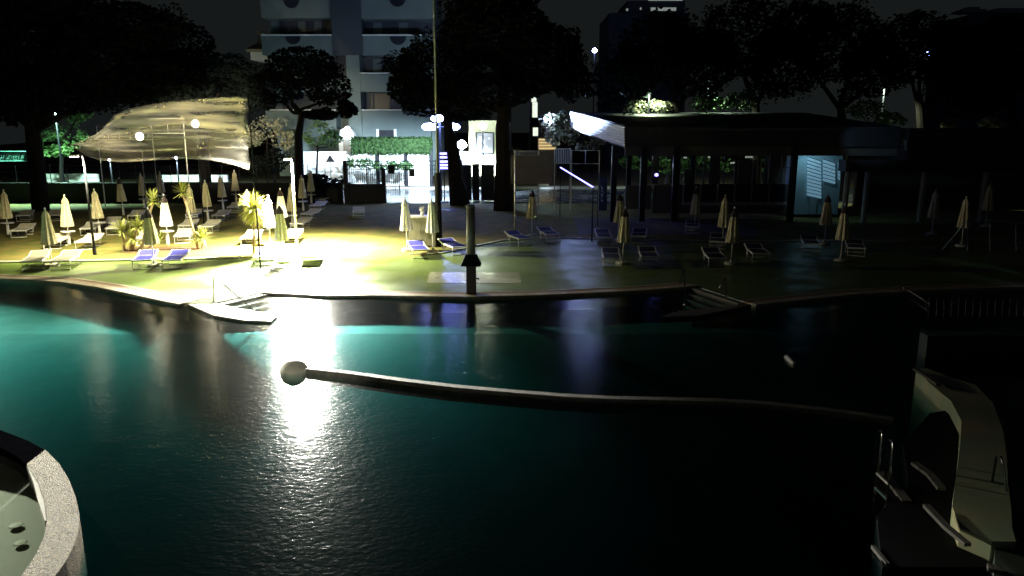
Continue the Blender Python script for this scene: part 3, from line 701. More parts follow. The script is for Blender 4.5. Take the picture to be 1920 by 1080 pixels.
# entrance with arch and lamp
p = A(652, 300, YB-1); org2 = Vector((p.x, YB-1.2, 0)); en = thing('entrance_porch', org2, 'arched white entrance porch glowing under its lamp', 'entrance')
mb = MB(); z0 = A(652, 240, YB-1.2).z; ww = A(669,300,YB-1.2).x - A(640,300,YB-1.2).x
pts = [(-ww/2,0)] + [(ww/2*math.cos(th), z0-ww/2+ww/2*math.sin(th)) for th in [math.pi - math.pi*i/14 for i in range(15)]] + [(ww/2,0)]
n = len(pts); mb.v += [(x,0,z) for x,z in pts] + [(x,1.1,z) for x,z in pts]; mb.f.append(tuple(range(n))); mb.f += [(k,(k+1)%n,n+(k+1)%n,n+k) for k in range(n)]
mb.build('arch_wall', M['wallwhite'], en)
MB().box(-0.35,-0.04,0.2,0.35,-0.003,z0-1.0).build('door', M['grey'], en)
MB().lathe([(0.03,-.22),(0.26,-.1),(0.3,0.05),(0.1,0.25)],14,(0.25,-0.5,z0-0.1)).build('lamp', emis('porch_bulb',(0.8,0.9,1),6), en)
light('lamp_glow','POINT', org2+Vector((0.25,-0.95,z0-0.3)), 22, (0.75,0.88,1), en, 0.2)
# chimney house
org3 = A(478, 300, 95); org3.z = 0; hs = thing('house', org3, 'small house roof with a lit chimney left of the apartment block', 'house')
mb = MB(); pbox(mb, 470,97,540,112,95,8,org3); mb.build('wall', M['wallwhite'], hs)
mb = MB(); q = [A(461,92,94)-org3, A(545,92,94)-org3, A(520,74,98)-org3, A(482,80,98)-org3]
mb.quad(*q); q2 = [v+Vector((0,0,-.35)) for v in q]; mb.quad(q2[0],q2[1],q[1],q[0]); mb.quad(*q2[::-1]); mb.quad(q2[0],q[0],q[3],q2[3]); mb.build('roof', M['coping'], hs)
mb = MB(); pbox(mb, 484,65,492,84,96,0.6,org3); ch = mb.build('chimney', M['coping'], hs)
mb = MB(); pbox(mb, 482,59,494,63,95.8,1,org3); mb.build('chimney_cap', M['coping'], ch)
light('lamp_glow','SPOT', org3+Vector((-1,-7,5)), 90, (1,1,.85), hs, 0.2, aim=org3+Vector((0,0,12)), size=60)
# dark block right behind the trees
org4 = A(1210,300,110); org4.z = 0; bl = thing('office_block', org4, 'dark flat-topped block with a lit top-floor strip behind the trees', 'building')
mb = MB(); pbox(mb,1135,24,1292,320,110,12,org4); mb.build('wall', M['facadedark'], bl)
mb = MB(); pbox(mb,1175,2,1285,23.9,111,9,org4); mb.build('penthouse', M['facadedark'], bl)
for r in ((1220,14,1268,20),(1216,-6,1280,1),(1174,16,1178,20),(1200,14,1203,18)):
    mb = MB(); pbox(mb,*r,110.8,0.15,org4); mb.build('lit_window', M['litstrip'], bl)
org4 = A(1850,300,120); org4.z = 0; bl = thing('house', org4, 'dim grey roofs of a distant house at the upper right', 'house')
mb = MB(); pbox(mb,1795,24,1960,320,120,12,org4); mb.build('wall', M['facadedark'], bl)
mb = MB(); a = A(1805,22,119)-org4; b = A(1850,22,119)-org4; c = A(1826,13,122)-org4; mb.slab([(a.x,a.y),(b.x,a.y),(b.x,a.y+3),(a.x,a.y+3)], a.z, a.z+0.4); pbox(mb,1815,13,1838,17,120,2,org4); mb.build('roof', M['facade'], bl)
mb = MB(); pbox(mb,1870,15,1960,23,119,5,org4); mb.build('roof', M['facade'], bl)
# notice-board wall and bins
org5 = A(906,300,63); org5.z = 0; kw = thing('notice_wall', org5, 'yellow-green end wall with a framed notice board left of the big trunk', 'wall')
mb = MB(); pbox(mb,880,226,934,330,63,3,org5); mb.build('wall', M['kiosk'], kw)
mb = MB(); pbox(mb,894,250,924,287,62.9,0.08,org5); nb = mb.build('notice_board', M['grey'], kw)
mb = MB(); [pbox(mb,*r,62.86,0.1,org5) for r in ((892,248,894,289),(924,248,926,289),(894,248,924,249.8),(894,287,924,289))]; mb.build('frame', M['dark'], nb)
mb = MB(); [pbox(mb,*r,62.88,0.02,org5) for r in ((898,256,904,266),(905,262,909,270),(915,258,919,261),(897,278,903,284),(908,275,914,279))]; mb.build('notice', M['wallwhite'], nb)
single('garden_wall', M['wallwhite'], 'white wall under the globe lamp right of the leaning trunk', 'wall', [(845,284,878,330)], 65, 0.4)
for k,(x0,y0,x1,y1,lb) in enumerate([(866,312,883,338,'dark refuse bin nearest the leaning trunk'),(886,310,898,336,'dark narrow bin between the two wide bins'),(902,312,926,338,'dark wide bin below the notice board'),(938,308,958,336,'dark bin partly behind the big trunk')]):
    p = A((x0+x1)/2, y1, 56.0); t = thing('waste_bin', Vector((p.x,56.0,0)), lb, 'waste bin', 'refuse bins on the street')
    hw = (x1-x0)/2*56/F_PX; h = A(0,y0,56).z
    MB().box(-hw,0,0.1,hw,0.8,h).build('body', M['dark'], t); MB().box(-hw-.04,-.05,h+0.003,hw+.04,.85,h+.1).build('lid', M['grey'] if k==1 else M['dark'], t)
# warning sign and parked car
p = G(618, 346); t = thing('road_sign', Vector((A(619,300,59).x,59,0)), 'triangular road sign seen beside the parked car', 'road sign')
z = A(619,300,59); a = A(619,290,59).z; b0 = A(619,304,59).z; hw = 0.38
MB().tube([(0,0.05,0),(0,0.05,b0)],0.035).build('post', M['steel'], t)
mb = MB(); mb.v += [(-hw,0,b0),(hw,0,b0),(0,0,a),(-hw,.02,b0),(hw,.02,b0),(0,.02,a)]; mb.f += [(0,1,2),(5,4,3),(0,3,4,1),(1,4,5,2),(2,5,3,0)]; mb.build('plate', M['grey'], t)
cg = Vector((A(588,300,62).x, 62, 0)); car = thing('parked_car', cg, 'dark parked car half hidden behind the hedge left of the gate', 'car')
prof = [(-2.1,.35),(-2.1,.8),(-1.9,.95),(-1.2,1.02),(-.6,1.42),(.7,1.45),(1.5,1.05),(2.0,.95),(2.1,.7),(2.1,.35)]
mb = MB(); n = len(prof); mb.v += [(x,-.85,z) for x,z in prof]+[(x,.85,z) for x,z in prof]; mb.f += [tuple(range(n)), tuple(range(2*n-1,n-1,-1))]+[(k,(k+1)%n,n+(k+1)%n,n+k) for k in range(n)]; mb.build('body', mat('car_paint',(0.04,0.05,0.07),0.25), car)
for x in (-1.3,1.3):
    mb = MB(); mb.tube([(x,-.9,.33),(x,-.7,.33)],.33,18); wh = mb.build('wheel', M['dark'], car)
mb = MB(); mb.quad((-1.05,-.856,1.02),(1.3,-.856,1.05),(.65,-.856,1.38),(-.55,-.856,1.36)); mb.build('window', M['glassdark'], car)
# low dark garden wall with mesh fence in front of the street
org6 = Vector((A(320,300,55.4).x, 55.4, 0)); fw = thing('boundary_wall', org6, 'long low dark boundary wall with wire fence at the back left', 'wall')
x0 = A(-40,300,55.4).x-org6.x; x1 = A(640,300,55.4).x-org6.x; zt = A(0,343,55.4).z
MB().box(x0,0,0,x1,.25,zt).build('wall', M['dark'], fw)
px = x0; mb = MB()
for k in range(22):
    x = x0+(x1-x0)*k/21; mb = MB(); mb.tube([(x,.1,zt),(x,.1,zt+1.3)],.025,6); mb.build('fence_post', M['dark'], fw)
mb = MB(); [mb.tube([(x0,.1,zt+h),(x1,.1,zt+h)],.012,5) for h in (.35,.8,1.28)]; mb.build('wire', M['dark'], fw)
single('garden_wall', M['wallwhite'], 'pale lit street wall seen under the green-lit tree', 'wall', [(75,326,182,341)], 73, 0.3)
single('garden_wall', M['wallwhite'], 'pale lit street wall seen below the banner', 'wall', [(300,328,425,341)], 73, 0.3)
small_street(330, 296, 69, 'cool lamp low behind the banner', 160, (0.75,0.95,1), M['bulbcool'], 0.12)
small_street(205, 300, 70, 'cool street lamp left below the banner', 130, (0.75,1,.95), M['bulbcool'], 0.1)
# green railing far left
t = thing('railing', Vector((A(20,300,60).x,60,0)), 'green-lit railing with a pale end post at the far left', 'railing')
a = A(-20,284,60)-t.location; b = A(54,302,60)-t.location
mb = MB()
mb.tube([(a.x,0,a.z),(b.x,0,a.z)],.04,6); mb.tube([(a.x,0,b.z),(b.x,0,b.z)],.04,6)
for k in range(24): x=a.x+(b.x-a.x)*k/23; mb.tube([(x,0,b.z),(x,0,a.z)],.02,5)
mb.build('bars', mat('green_rail',(0.10,0.30,0.24),.5), t); MB().tube([(b.x+.1,0,0),(b.x+.1,0,a.z+.1)],.09,8).build('end_post', M['white'], t)
# sliding gate with pickets
YG = 55.2
org7 = Vector((A(730,300,YG).x, YG, 0)); gt = thing('entrance_gate', org7, 'dark picket gate and fence in front of the glaring street', 'gate')
def gx(px): return A(px,300,YG).x-org7.x
def gz(py): return A(700,py,YG).z
mb = MB(); mb.box(gx(643),0,0,gx(718),.3,gz(345)); mb.build('plinth', M['dark'], gt)
for px, pt in ((646,302),(718,316),(820,300)): MB().box(gx(px)-.14,-.1,0,gx(px)+.14,.25,gz(pt)).build('post', M['dark'], gt)
mb = MB(); mb.box(gx(643),.05,gz(303),gx(820),.1,gz(301)); mb.build('top_rail', M['dark'], gt)
for y,xa in ((311,650),(318,650),(342,722),(350,722)): MB().box(gx(xa),.06,gz(y),gx(818),.1,gz(y)+.05).build('rail', M['dark'], gt)
mb = MB()
for px in [650+3.9*k for k in range(44)]:
    bot = 344 if px < 716 else (347)
    if 713 < px < 723: continue
    mb.box(gx(px)-.02,.11,gz(bot),gx(px)+.02,.14,gz(308))
mb.build('pickets', M['dark'], gt)
mb = MB()
for px in [723+3.2*k for k in range(30)]: mb.box(gx(px)-.013,.11,gz(367),gx(px)+.013,.13,gz(351))
mb.build('lower_pickets', M['dark'], gt)
for (xa,ya,xb,yb) in ((727,309,739,326),(766,317,777,331)): MB().box(gx(xa),-.03,gz(yb),gx(xb),.04,gz(ya)).build('letter_box', M['dark'], gt)
# emissive bars standing in for blue neon shine on a striped shutter
t = thing('glow_stack', Vector((A(832,300,56.5).x,56.5,0)), 'stack of glowing bars for blue neon shine between mast and leaning trunk', 'light')
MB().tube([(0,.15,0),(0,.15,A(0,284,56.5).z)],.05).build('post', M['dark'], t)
for y in (288,295,303,309.5,315): z=A(832,y,56.5).z; MB().box(-.28,-.05,z-.07,.28,.05,z+.07).build('glow_bar', M['neon'], t)

# ------------------------------------------------------------------ MIDDLE / BAR
single('screen_wall', M['barwall'], 'blue-grey screen wall behind the slim post', 'wall', [(958,292,1037,345)], 47, 0.2)
def rail_fence(name, px0, px1, py0, py1, Y, n, label, m=None, base=True):
    m = m or M['white']; o = Vector((A((px0+px1)/2,300,Y).x, Y, 0)); t = thing(name, o, label, 'fence')
    xa = A(px0,300,Y).x-o.x; xb = A(px1,300,Y).x-o.x; za = A(0,py1,Y).z; zb = A(0,py0,Y).z
    for z in (za, zb): MB().tube([(xa,0,z),(xb,0,z)],.03,6).build('rail', m, t)
    for x in (xa,xb): MB().tube([(x,0,0),(x,0,zb)],.035,6).build('post', m, t)
    mb = MB()
    for k in range(1,n): x = xa+(xb-xa)*k/n; mb.tube([(x,0,za),(x,0,zb)],.018,5)
    mb.build('bars', m, t); return t
rail_fence('white_railing', 966, 1010, 283, 291, 47.5, 16, 'white railing on top of the blue-grey screen wall')
rail_fence('metal_fence', 1040, 1070, 279, 306, 50, 9, 'pale barred gate right of the screen wall')
rail_fence('metal_fence', 1072, 1124, 282, 307, 50, 2, 'pale wire fence under the lit canopy panel')
t = thing('slatted_stall', Vector((A(1026,300,80).x,80,0)), 'warm yellow slatted stall glowing behind the white railing', 'stall')
for k in range(4):
    mb = MB(); pbox(mb,1010,260+k*5.5,1042,263.6+k*5.5,80,.1,t.location); mb.build('slat', M['litwarm'], t)  # slats emit in place of warm lamp light
mb = MB(); pbox(mb,1008,258,1044,330,80.2,1.5,t.location); mb.build('body', M['barwall'], t)
mb = MB(); pbox(mb,1016,240,1030,257,80.2,.8,t.location); mb.build('head_box', M['barwall'], t)
for k,(px,py,lb) in enumerate(((1001,186,'topmost pale lit window glimpsed between the tree crowns'),(1003,206,'middle pale lit window glimpsed between the tree crowns'),(1004,247,'lowest lit doorway left of the slatted stall'))):
    p = A(px,py,84); o = Vector((p.x,84,0)); t = thing('lit_stairwell', o, lb, 'lit window')
    hgt = (0.6,1.6,0.9)[k]; MB().box(-.28,0,p.z-hgt/2,.28,.1,p.z+hgt/2).build('pane', emis('lit_pane',(0.9,1,0.8),0.12), t)
    MB().box(-.5,.11,0,.5,.6,p.z+hgt/2+.2).build('wall', M['facadedark'], t)
# dark cabinet and LED rail
t = thing('utility_cabinet', G(1020,352), 'small dim cabinet with a dark top in front of the screen wall', 'cabinet')
MB().box(-.45,0,0,.45,.6,1.0).build('body', M['concrete'], t); MB().box(-.7,-.1,1.003,.6,.7,1.2).build('top', M['dark'], t)
pa, pb = A(1051,314,46), A(1112,351,36); o = Vector(((pa.x+pb.x)/2,(pa.y+pb.y)/2,0)); t = thing('light_rail', o, 'slanting violet neon rail left of the banner sign', 'neon light')
MB().tube([pa-o,pb-o],.035,8).build('neon_tube', M['neon'], t)
for q in (pa,pb): MB().tube([(q.x-o.x,q.y-o.y,0),(q.x-o.x,q.y-o.y,q.z)],.03,6).build('post', M['dark'], t)
light('lamp_glow','POINT',(pa+pb)/2+Vector((-.2,0,-.15)),1.5,(.3,.3,1),t,.3)
# vertical banner sign
c = G(1127, 425); t = thing('banner_sign', c, 'dark blue feather banner with white vertical lettering', 'banner')
MB().tube([(-.2,0,0),(-.22,0,1.2),(-.2,0,3.0)],.02,6).build('pole', M['dark'], t)
MB().slab([(0,0),(.1,0),(.1,.01),(0,.01)],0,.01)
mb = MB(); mb.box(-.17,-.01,.9,.28,.01,2.75); mb.build('cloth', mat('navy_banner',(0.01,.03,.07),.7), t)
def stroke(pts): 
    for a_, b2 in zip(pts,pts[1:]): lm.tube([(a_[0],-.02,a_[1]),(b2[0],-.02,b2[1])],.014,5)
lm = MB(); zc = 2.3
for g in ([(0,0),(0,.12),(.12,.12)],[(0,.0),(.12,.05),(0,.1)],[(0,.02),(.13,.02),(.13,.1)],[(.0,0),(.12,.0),(.05,.1),(.0,.02)],[(0,.0),(.1,.0)],[(0,0),(.12,.03),(.02,.07),(.12,.1)]):
    stroke([(x-.05, zc-z) for x,z in g]); zc -= .16
lm.build('lettering', M['wallwhite'], t)
# bar roof with corrugated side panel
nl, fl = A(1172,238,43), A(1070,211,57); nlb, flb = A(1172,275,43), A(1072,240,57)
nr, fr = A(1690,238,43), A(1510,211,57)
bo = Vector(((nl.x+nr.x)/2, 48, 0)); bar = thing('poolside_bar', bo, 'long open poolside bar under a wide dark roof', 'bar building')
mb = MB(); mb.v += [tuple(v-bo) for v in (nl,nr,fr,fl)] + [tuple(v-bo-Vector((0,0,.12))) for v in (nl,nr,fr,fl)]
mb.f += [(0,1,2,3),(7,6,5,4),(0,4,5,1),(1,5,6,2),(2,6,7,3),(3,7,4,0)]; mb.build('roof', M['roof'], bar)
mb = MB(); mb.quad(nlb-bo, Vector((nr.x,43,nlb.z))-bo, Vector((nr.x,43,nr.z-.13))-bo, Vector((nl.x,43,nl.z-.13))-bo)
mb.quad(Vector((nr.x,43.1,nlb.z))-bo, nlb+Vector((0,.1,0))-bo, Vector((nl.x,43.1,nl.z-.13))-bo, Vector((nr.x,43.1,nr.z-.13))-bo); mb.build('fascia', M['roof'], bar)
# corrugated side panel: ridges run along its length
mb = MB(); nrid = 40; prev = None
for k in range(nrid+1):
    s = k/nrid; off = Vector((-0.05-0.035*math.sin(s*2*math.pi*7),0,0))
    a_ = nlb.lerp(nl, s)+off-bo; b2 = flb.lerp(fl, s)+off-bo
    if prev: mb.quad(prev[0], a_, b2, prev[1])
    prev = (a_, b2)
mb.build('side_panel', M['wallwhite'], bar)
mb = MB()
for s in (0.0,.5,1.0):
    a_, b2 = nlb.lerp(nl,s)+Vector((-.12,0,0))-bo, flb.lerp(fl,s)+Vector((-.12,0,0))-bo
mb.tube([nl+Vector((0,0,.05))-bo, fl+Vector((0,0,.05))-bo],.06,6); mb.tube([nlb-Vector((0,0,.05))-bo, flb-Vector((0,0,.05))-bo],.05,6); mb.build('panel_frame', M['dark'], bar)
for px, Y in ((1152,44),(1207,44),(1268,44),(1490,44),(1180,54),(1300,54),(1440,54)):
    p = A(px,290,Y)-bo; MB().box(p.x-.16,p.y-.16,0,p.x+.16,p.y+.16,4.4 if Y<50 else 5.3).build('pillar', M['dark'], bar)
mb = MB(); pbox(mb,1172,275,1690,292,44.2,.2,bo); mb.build('header_beam', M['barwall'], bar)
mb = MB(); pbox(mb,1225,346,1480,400,45.5,.5,bo); mb.build('counter', M['barwall'], bar)
for x in (1284,1316,1348,1380,1412,1445): 
    mb = MB(); pbox(mb,x,345,x+28,379,45.4,.06,bo); wd_ = mb.build('window', M['glassdark'], bar)
    mb = MB(); pbox(mb,x-4,345,x-.5,379,45.35,.12,bo); mb.build('frame', M['concrete'], wd_)
mb = MB(); pbox(mb,1280,379.5,1476,385,45.2,.3,bo); mb.build('ledge', M['concrete'], bar)
mb = MB(); pbox(mb,1172,348,1222,392,46,.4,bo); mb.build('low_wall', M['barwall'], bar)
for r in ((1262,293,1270,300),(1282,294,1288,297),(1328,293,1346,296.5),(1398,293,1412,296),(1370,304,1381,307)):
    mb = MB(); pbox(mb,*r,56,.1,bo); mb.build('clerestory', M['litstrip'], bar)
# teal wall; emissive panes and dark bars paint slatted light thrown on it
o = Vector((A(1530,300,46).x,46,0)); tw = thing('changing_room', o, 'teal wall with a painted pattern of blue slatted light right of the bar', 'building')
mb = MB(); pbox(mb,1478,273,1582,402,46,2.5,o); mb.build('wall', M['tealwall'], tw)
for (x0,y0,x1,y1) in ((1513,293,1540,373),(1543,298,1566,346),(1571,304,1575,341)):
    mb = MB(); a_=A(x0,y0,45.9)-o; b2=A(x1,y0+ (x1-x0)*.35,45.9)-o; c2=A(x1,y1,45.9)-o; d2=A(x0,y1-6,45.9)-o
    mb.quad(d2,c2,b2,a_); sh = mb.build('shutter', M['lightpatch'], tw)  # emissive patch painting light thrown through slats
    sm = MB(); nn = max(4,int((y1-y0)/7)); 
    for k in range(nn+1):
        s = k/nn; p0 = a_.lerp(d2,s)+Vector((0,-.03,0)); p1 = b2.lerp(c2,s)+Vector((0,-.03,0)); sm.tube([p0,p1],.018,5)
    sm.build('shade_bars', M['dark'], sh)  # dark bars paint the gaps in the slatted light
mb = MB(); pbox(mb,1482,278,1489,345,45.85,.1,o); mb.build('door_frame', M['dark'], tw)
mb = MB(); pbox(mb,1516,373,1532,402,45.85,.1,o); mb.build('plinth', M['tealwall'], tw)
light('lamp_glow','SPOT',A(1520,285,44.7),9,(.4,.75,.95),None,.2,aim=A(1530,345,46),size=120).parent = None
lo = bpy.data.objects['lamp_glow'] 
# annex
o = Vector((A(1800,300,43).x,43,0)); an = thing('annex_building', o, 'low dark annex with columns at the far right', 'building')
mb = MB(); pbox(mb,1585,300,2000,322,43,1,o); pbox(mb,1700,240,2000,300,43,12,o); mb.build('roof', M['roof'], an)
mb = MB(); pbox(mb,1600,322,2000,400,53,.3,o); mb.build('wall', M['barwall'], an)
mb = MB(); q=[A(1643,250,49),A(1700,263,43),A(1700,282,43),A(1643,268,49)]; mb.quad(*[v-o for v in q[::-1]]); mb.quad(*[v-o+Vector((.1,0,0)) for v in q]); mb.build('skylight_panel', M['facade'], an)
for px,yb in ((1590,412),(1628,414),(1734,405),(1850,402)):
    p = A(px,322,43.5)-o; MB().tube([(p.x,p.y,0),(p.x,p.y,p.z)],.16,12).build('column', M['concrete'], an)
light('lamp_glow','SPOT',A(1560,262,39),26,(.5,.8,1),None,.2,aim=A(1670,266,46),size=30)
for k in range(10):
    mb = MB(); x = 1222+27*k; pbox(mb,x,292,x+2,345.9,45.45,.08,bo); pbox(mb,x+2,314,x+24.9,315.2,45.45,.06,bo); mb.build('window_mullion', M['barwall'], bar)
for r_ in ((1222,292,1236,345),(1282,318,1300,345),(1330,292,1350,345),(1376,300,1420,345),(1440,292,1476,345)):
    mb = MB(); pbox(mb,*r_,46.2,.1,bo); mb.build('solid_bay', M['barwall'], bar)
fx = fl + Vector((-2.2,1.6,-.45)); mb = MB(); mb.tube([fl+Vector((0,0,.05))-bo, fx-bo+Vector((0,0,.25))],.035,6); mb.tube([fx-bo+Vector((0,0,.25)),fx-bo],.03,6); mb.build('added_bracket', M['dark'], bar)
mb = MB(); mb.box(fx.x-bo.x-.15,fx.y-bo.y-.1,fx.z-.06,fx.x-bo.x+.15,fx.y-bo.y+.1,fx.z+.06); mb.build('added_floodlight', M['grey'], bar)  # floodlight and bracket added to make the side panel glow
light('lamp_light','SPOT',fx+Vector((0.2,-.2,-.05)),45000,(.45,.6,1),bar,.12,aim=fx+Vector((6,-9.2,1.5)),size=40,blend=.3)
# violet dot lamp on the bar
p = A(1231,328,44); t = thing('indicator_lamp', p, 'tiny violet-blue light beside the bar pillar', 'light')
MB().lathe([(.02,-.09),(.1,-.05),(.11,.03),(.04,.09)],12).build('bulb', M['neon'], t); MB().box(-.12,.08,-.15,.12,.2,.15).build('bracket', M['dark'], t)
t = thing('litter_bin', G(1266,408), 'dim grey cylindrical bin on the path by the bar', 'bin')
MB().lathe([(.24,0),(.26,.1),(.27,.7),(.24,.78)],16).build('body', M['concrete'], t); MB().lathe([(.28,.783),(.28,.84),(.12,.9)],16).build('lid', M['grey'], t)

# ------------------------------------------------------------------ DECK FURNITURE
c = G(792, 464); t = thing('bar_cabinet', c, 'grey double-door cabinet with white top between the white parasols', 'cabinet')
MB().box(-.62,0,.06,.62,.6,1.36).build('body', M['grey'], t)
for s in (-1,1): d_ = MB().box(min(0.006*s,.6*s),-.02,.1,max(0.006*s,.6*s),-.003,1.32).build('door', M['grey'], t); MB().box(s*.06-.012,-.05,.65,s*.06+.012,-.023,.8).build('handle', M['dark'], d_)
MB().box(-.7,-.06,1.363,.68,.66,1.44).build('worktop', M['white'], t)
for k,(dx,lb) in enumerate(((.0,'white spiky potted plant in the middle of the cabinet top'),(.52,'white spiky potted plant at the right end of the cabinet top'))):
    p = thing('potted_plant', c+Vector((dx,.3,1.44)), lb, 'plant', 'white plants on the cabinet')
    MB().lathe([(.07,0),(.1,.14)],14).build('pot', M['white'], p)
    m_ = MB(); rosette((0,0,.12),.34+.12*k,60,m_,.045,.7,1.55,.03); m_.build('leaves', M['whitecanvas'], p)
c = G(884, 551); t = thing('shower_column', c, 'outdoor shower column with dark flared hood and round pale upper post', 'shower')
MB().box(-.155,-.15,0,.155,.15,1.12).build('lower_post', M['barwall'], t)
mb = MB(); mb.v += [(-.33,-.3,.98),(.33,-.3,.98),(.33,.3,.98),(-.33,.3,.98),(-.17,-.17,1.34),(.17,-.17,1.34),(.17,.17,1.34),(-.17,.17,1.34)]
mb.f += [(3,2,1,0),(4,5,6,7),(0,1,5,4),(1,2,6,5),(2,3,7,6),(3,0,4,7)]; mb.build('hood', M['dark'], t)
MB().tube([(0,0,1.3),(0,0,2.9)],.14,20).build('upper_post', mat('pale_post',(0.42,.40,.30),.5), t, smooth=True)
MB().lathe([(.15,2.89),(.16,2.93),(.1,2.97)],20).build('top_cap', M['grey'], t)
MB().tube([(.15,0,.52),(.24,0,.52),(.24,0,.47)],.025,8).build('tap', M['steel'], t)
# handrails at the steps
def rail(pts, label, r=0.022, ends=None, grp='steel handrails at the pool steps'):
    b0 = Vector((pts[0].x, pts[0].y, 0)); t = thing('handrail', b0, label, 'handrail', grp)
    # rounded corners
    q = [pts[0]]
    for k in range(1, len(pts)-1):
        a_, m_, c_ = pts[k-1], pts[k], pts[k+1]; e = 0.09
        p1 = m_ + (a_-m_).normalized()*e; p2 = m_ + (c_-m_).normalized()*e
        q += [p1, m_*0.5 + (p1+p2)*0.25, p2]
    q.append(pts[-1])
    MB().tube([p-b0 for p in q], r, 8).build('tube', M['steel'], t, smooth=True)
    MB().lathe([(.05,0),(.05,.02),(.03,.03)],12,(0,0,max(0,pts[0].z))).build('foot_flange', M['steel'], t); return t
g1 = G(401,566); h1 = A(400,518,g1.y); e1_ = G(480,586,-0.2)
rail([g1, h1, h1+(e1_-h1)*0.12+Vector((0,0,.03)), e1_], 'bent steel handrail on the left side of the lit pool steps')
g2 = G(498,546); h2 = A(497,500,g2.y); e2_ = G(608,556,-0.2)
rail([g2, h2, h2+(e2_-h2)*0.12+Vector((0,0,.03)), e2_], 'steel handrail slanting into the glare on the right side of the lit steps')
g3 = G(1284,583,-.2); rail([g3, A(1284,503,g3.y), A(1284,503,g3.y)+Vector((-.3,-.6,-.35))], 'steel handrail post standing in the water of the dark right steps')
g4 = G(1361,562,-.05); rail([g4, A(1361,519,g4.y), A(1361,519,g4.y)+Vector((-.3,-.4,-.3))], 'shorter steel handrail post at the outer end of the dark right steps')
# divider beam with ball end
dv = [(577,690),(650,698),(750,712),(850,724),(950,733),(1050,741),(1150,746),(1250,748),(1350,750),(1450,757),(1550,768),(1620,777),(1675,786)]
c = G(552,694,ZW); pl = [G(x,y,0.02) for x,y in dv]
dvd = thing('pool_divider', c, 'curved stone divider just above the water ending in a round ball', 'pool divider')
L = []; Q = []
for k,p in enumerate(pl):
    d_ = (pl[min(k+1,len(pl)-1)]-pl[max(k-1,0)]).normalized(); nn = Vector((-d_.y,d_.x,0)); L.append(p+nn*.09-c); Q.append(p-nn*.09-c)
MB().strip(L, Q, -0.22, .10).build('beam', mat('divider_stone',(.20,.19,.165),.7,(.13,.125,.11),7,.3,30), dvd)
MB().lathe([(.33*math.cos(R(a)), .33*math.sin(R(a))*.92) for a in range(-85,90,8)], 32, (0,0,-.06)).build('ball_end', M['dishcream'], dvd, smooth=True)
a_, b2 = G(1473,668,ZW+.03), G(1490,684,ZW+.03); t = thing('pool_float', a_, 'small white float bar alone on the dark water', 'float')
MB().tube([(0,0,0),(b2-a_)*.1,(b2-a_)*.9,b2-a_],[.03,.06,.06,.03],10).build('float_body', M['white'], t, smooth=True); MB().tube([(b2-a_),(b2-a_)+Vector((.1,-.03,0))],.012,6).build('rope_end', M['dark'], t)

# ------------------------------------------------------------------ WHIRLPOOL (bottom left)
ZC = 0.30
outer = [(85,843),(110,868),(130,900),(143,935),(149,965),(148,990),(140,1020),(125,1050),(102,1082),(60,1130),(0,1180)]
inner = [(50,870),(72,905),(84,940),(88,975),(83,1005),(70,1035),(50,1065),(38,1082),(15,1110),(-20,1140),(-60,1165)]
c = G(0,985,0); jz = thing('whirlpool', c, 'raised round whirlpool basin with wide washed-gravel rim at the lower left', 'whirlpool')
Lp = [G(x,y,ZC)-c for x,y in inner]; Op = [G(x,y,ZC)-c for x,y in outer]
MB().strip(Lp, Op, -1.2, ZC).build('gravel_rim', M['gravel'], jz)
o2 = [(85,843),(50,824),(0,805),(-60,795),(-120,800)]; i2 = [(50,870),(28,852),(0,838),(-50,828),(-110,840)]
MB().strip([G(x,y,ZC-.05)-c for x,y in i2], [G(x,y,ZC-.05)-c for x,y in o2], -1.2, ZC-.06).build('spill_edge', mat('black_tile',(.004,.004,.006),1.0,spec=0), jz)
il = [(50,870),(72,905),(84,940),(88,975)]; ir = [(50,871),(63,905),(72,940),(84,976)]
MB().strip([G(x,y,ZC)-c for x,y in ir], [G(x-.6,y,ZC)-c for x,y in il], ZC-.1, ZC-.004).build('inner_ledge', M['white'], jz)
fl_ = [G(x,y,ZC-.1)-c for x,y in ([(-110,840),(-50,828),(0,838),(28,852)]+inner)] + [G(-220,1165,ZC-.1)-c, G(-220,860,ZC-.1)-c]
MB().sheet(fl_, ZC-.35).build('basin_floor', mat('basin_floor',(0.20,.20,.17),.6,(.15,.155,.13),1.2), jz)
MB().sheet(fl_, ZC-.12).build('water', M['spawater'], jz)
for (px,py,rx,ry) in ((30,985,.09,.22),(38,1018,.08,.07)):
    q = G(px,py,ZC-.33)-c; MB().lathe([(rx,0),(rx*.9,.006),(.01,.008)],18,(q.x,q.y,q.z)).build('basin_light', mat('basin_lens',(.25,.25,.20),.5), jz)
t = thing('grab_rail', G(152,1005,ZW), 'thin curved steel grab rail on the water side of the whirlpool', 'grab rail')
q = [A(x,y,t.location.y)-t.location for x,y in ((150,1030),(152,1005),(152,985),(150,975),(146,1000))]; MB().tube(q,.012,6).build('tube', M['steel'], t, smooth=True)
MB().tube([(0,0,-.2),(0,0,-.02)],.015,6).build('bracket', M['steel'], t)

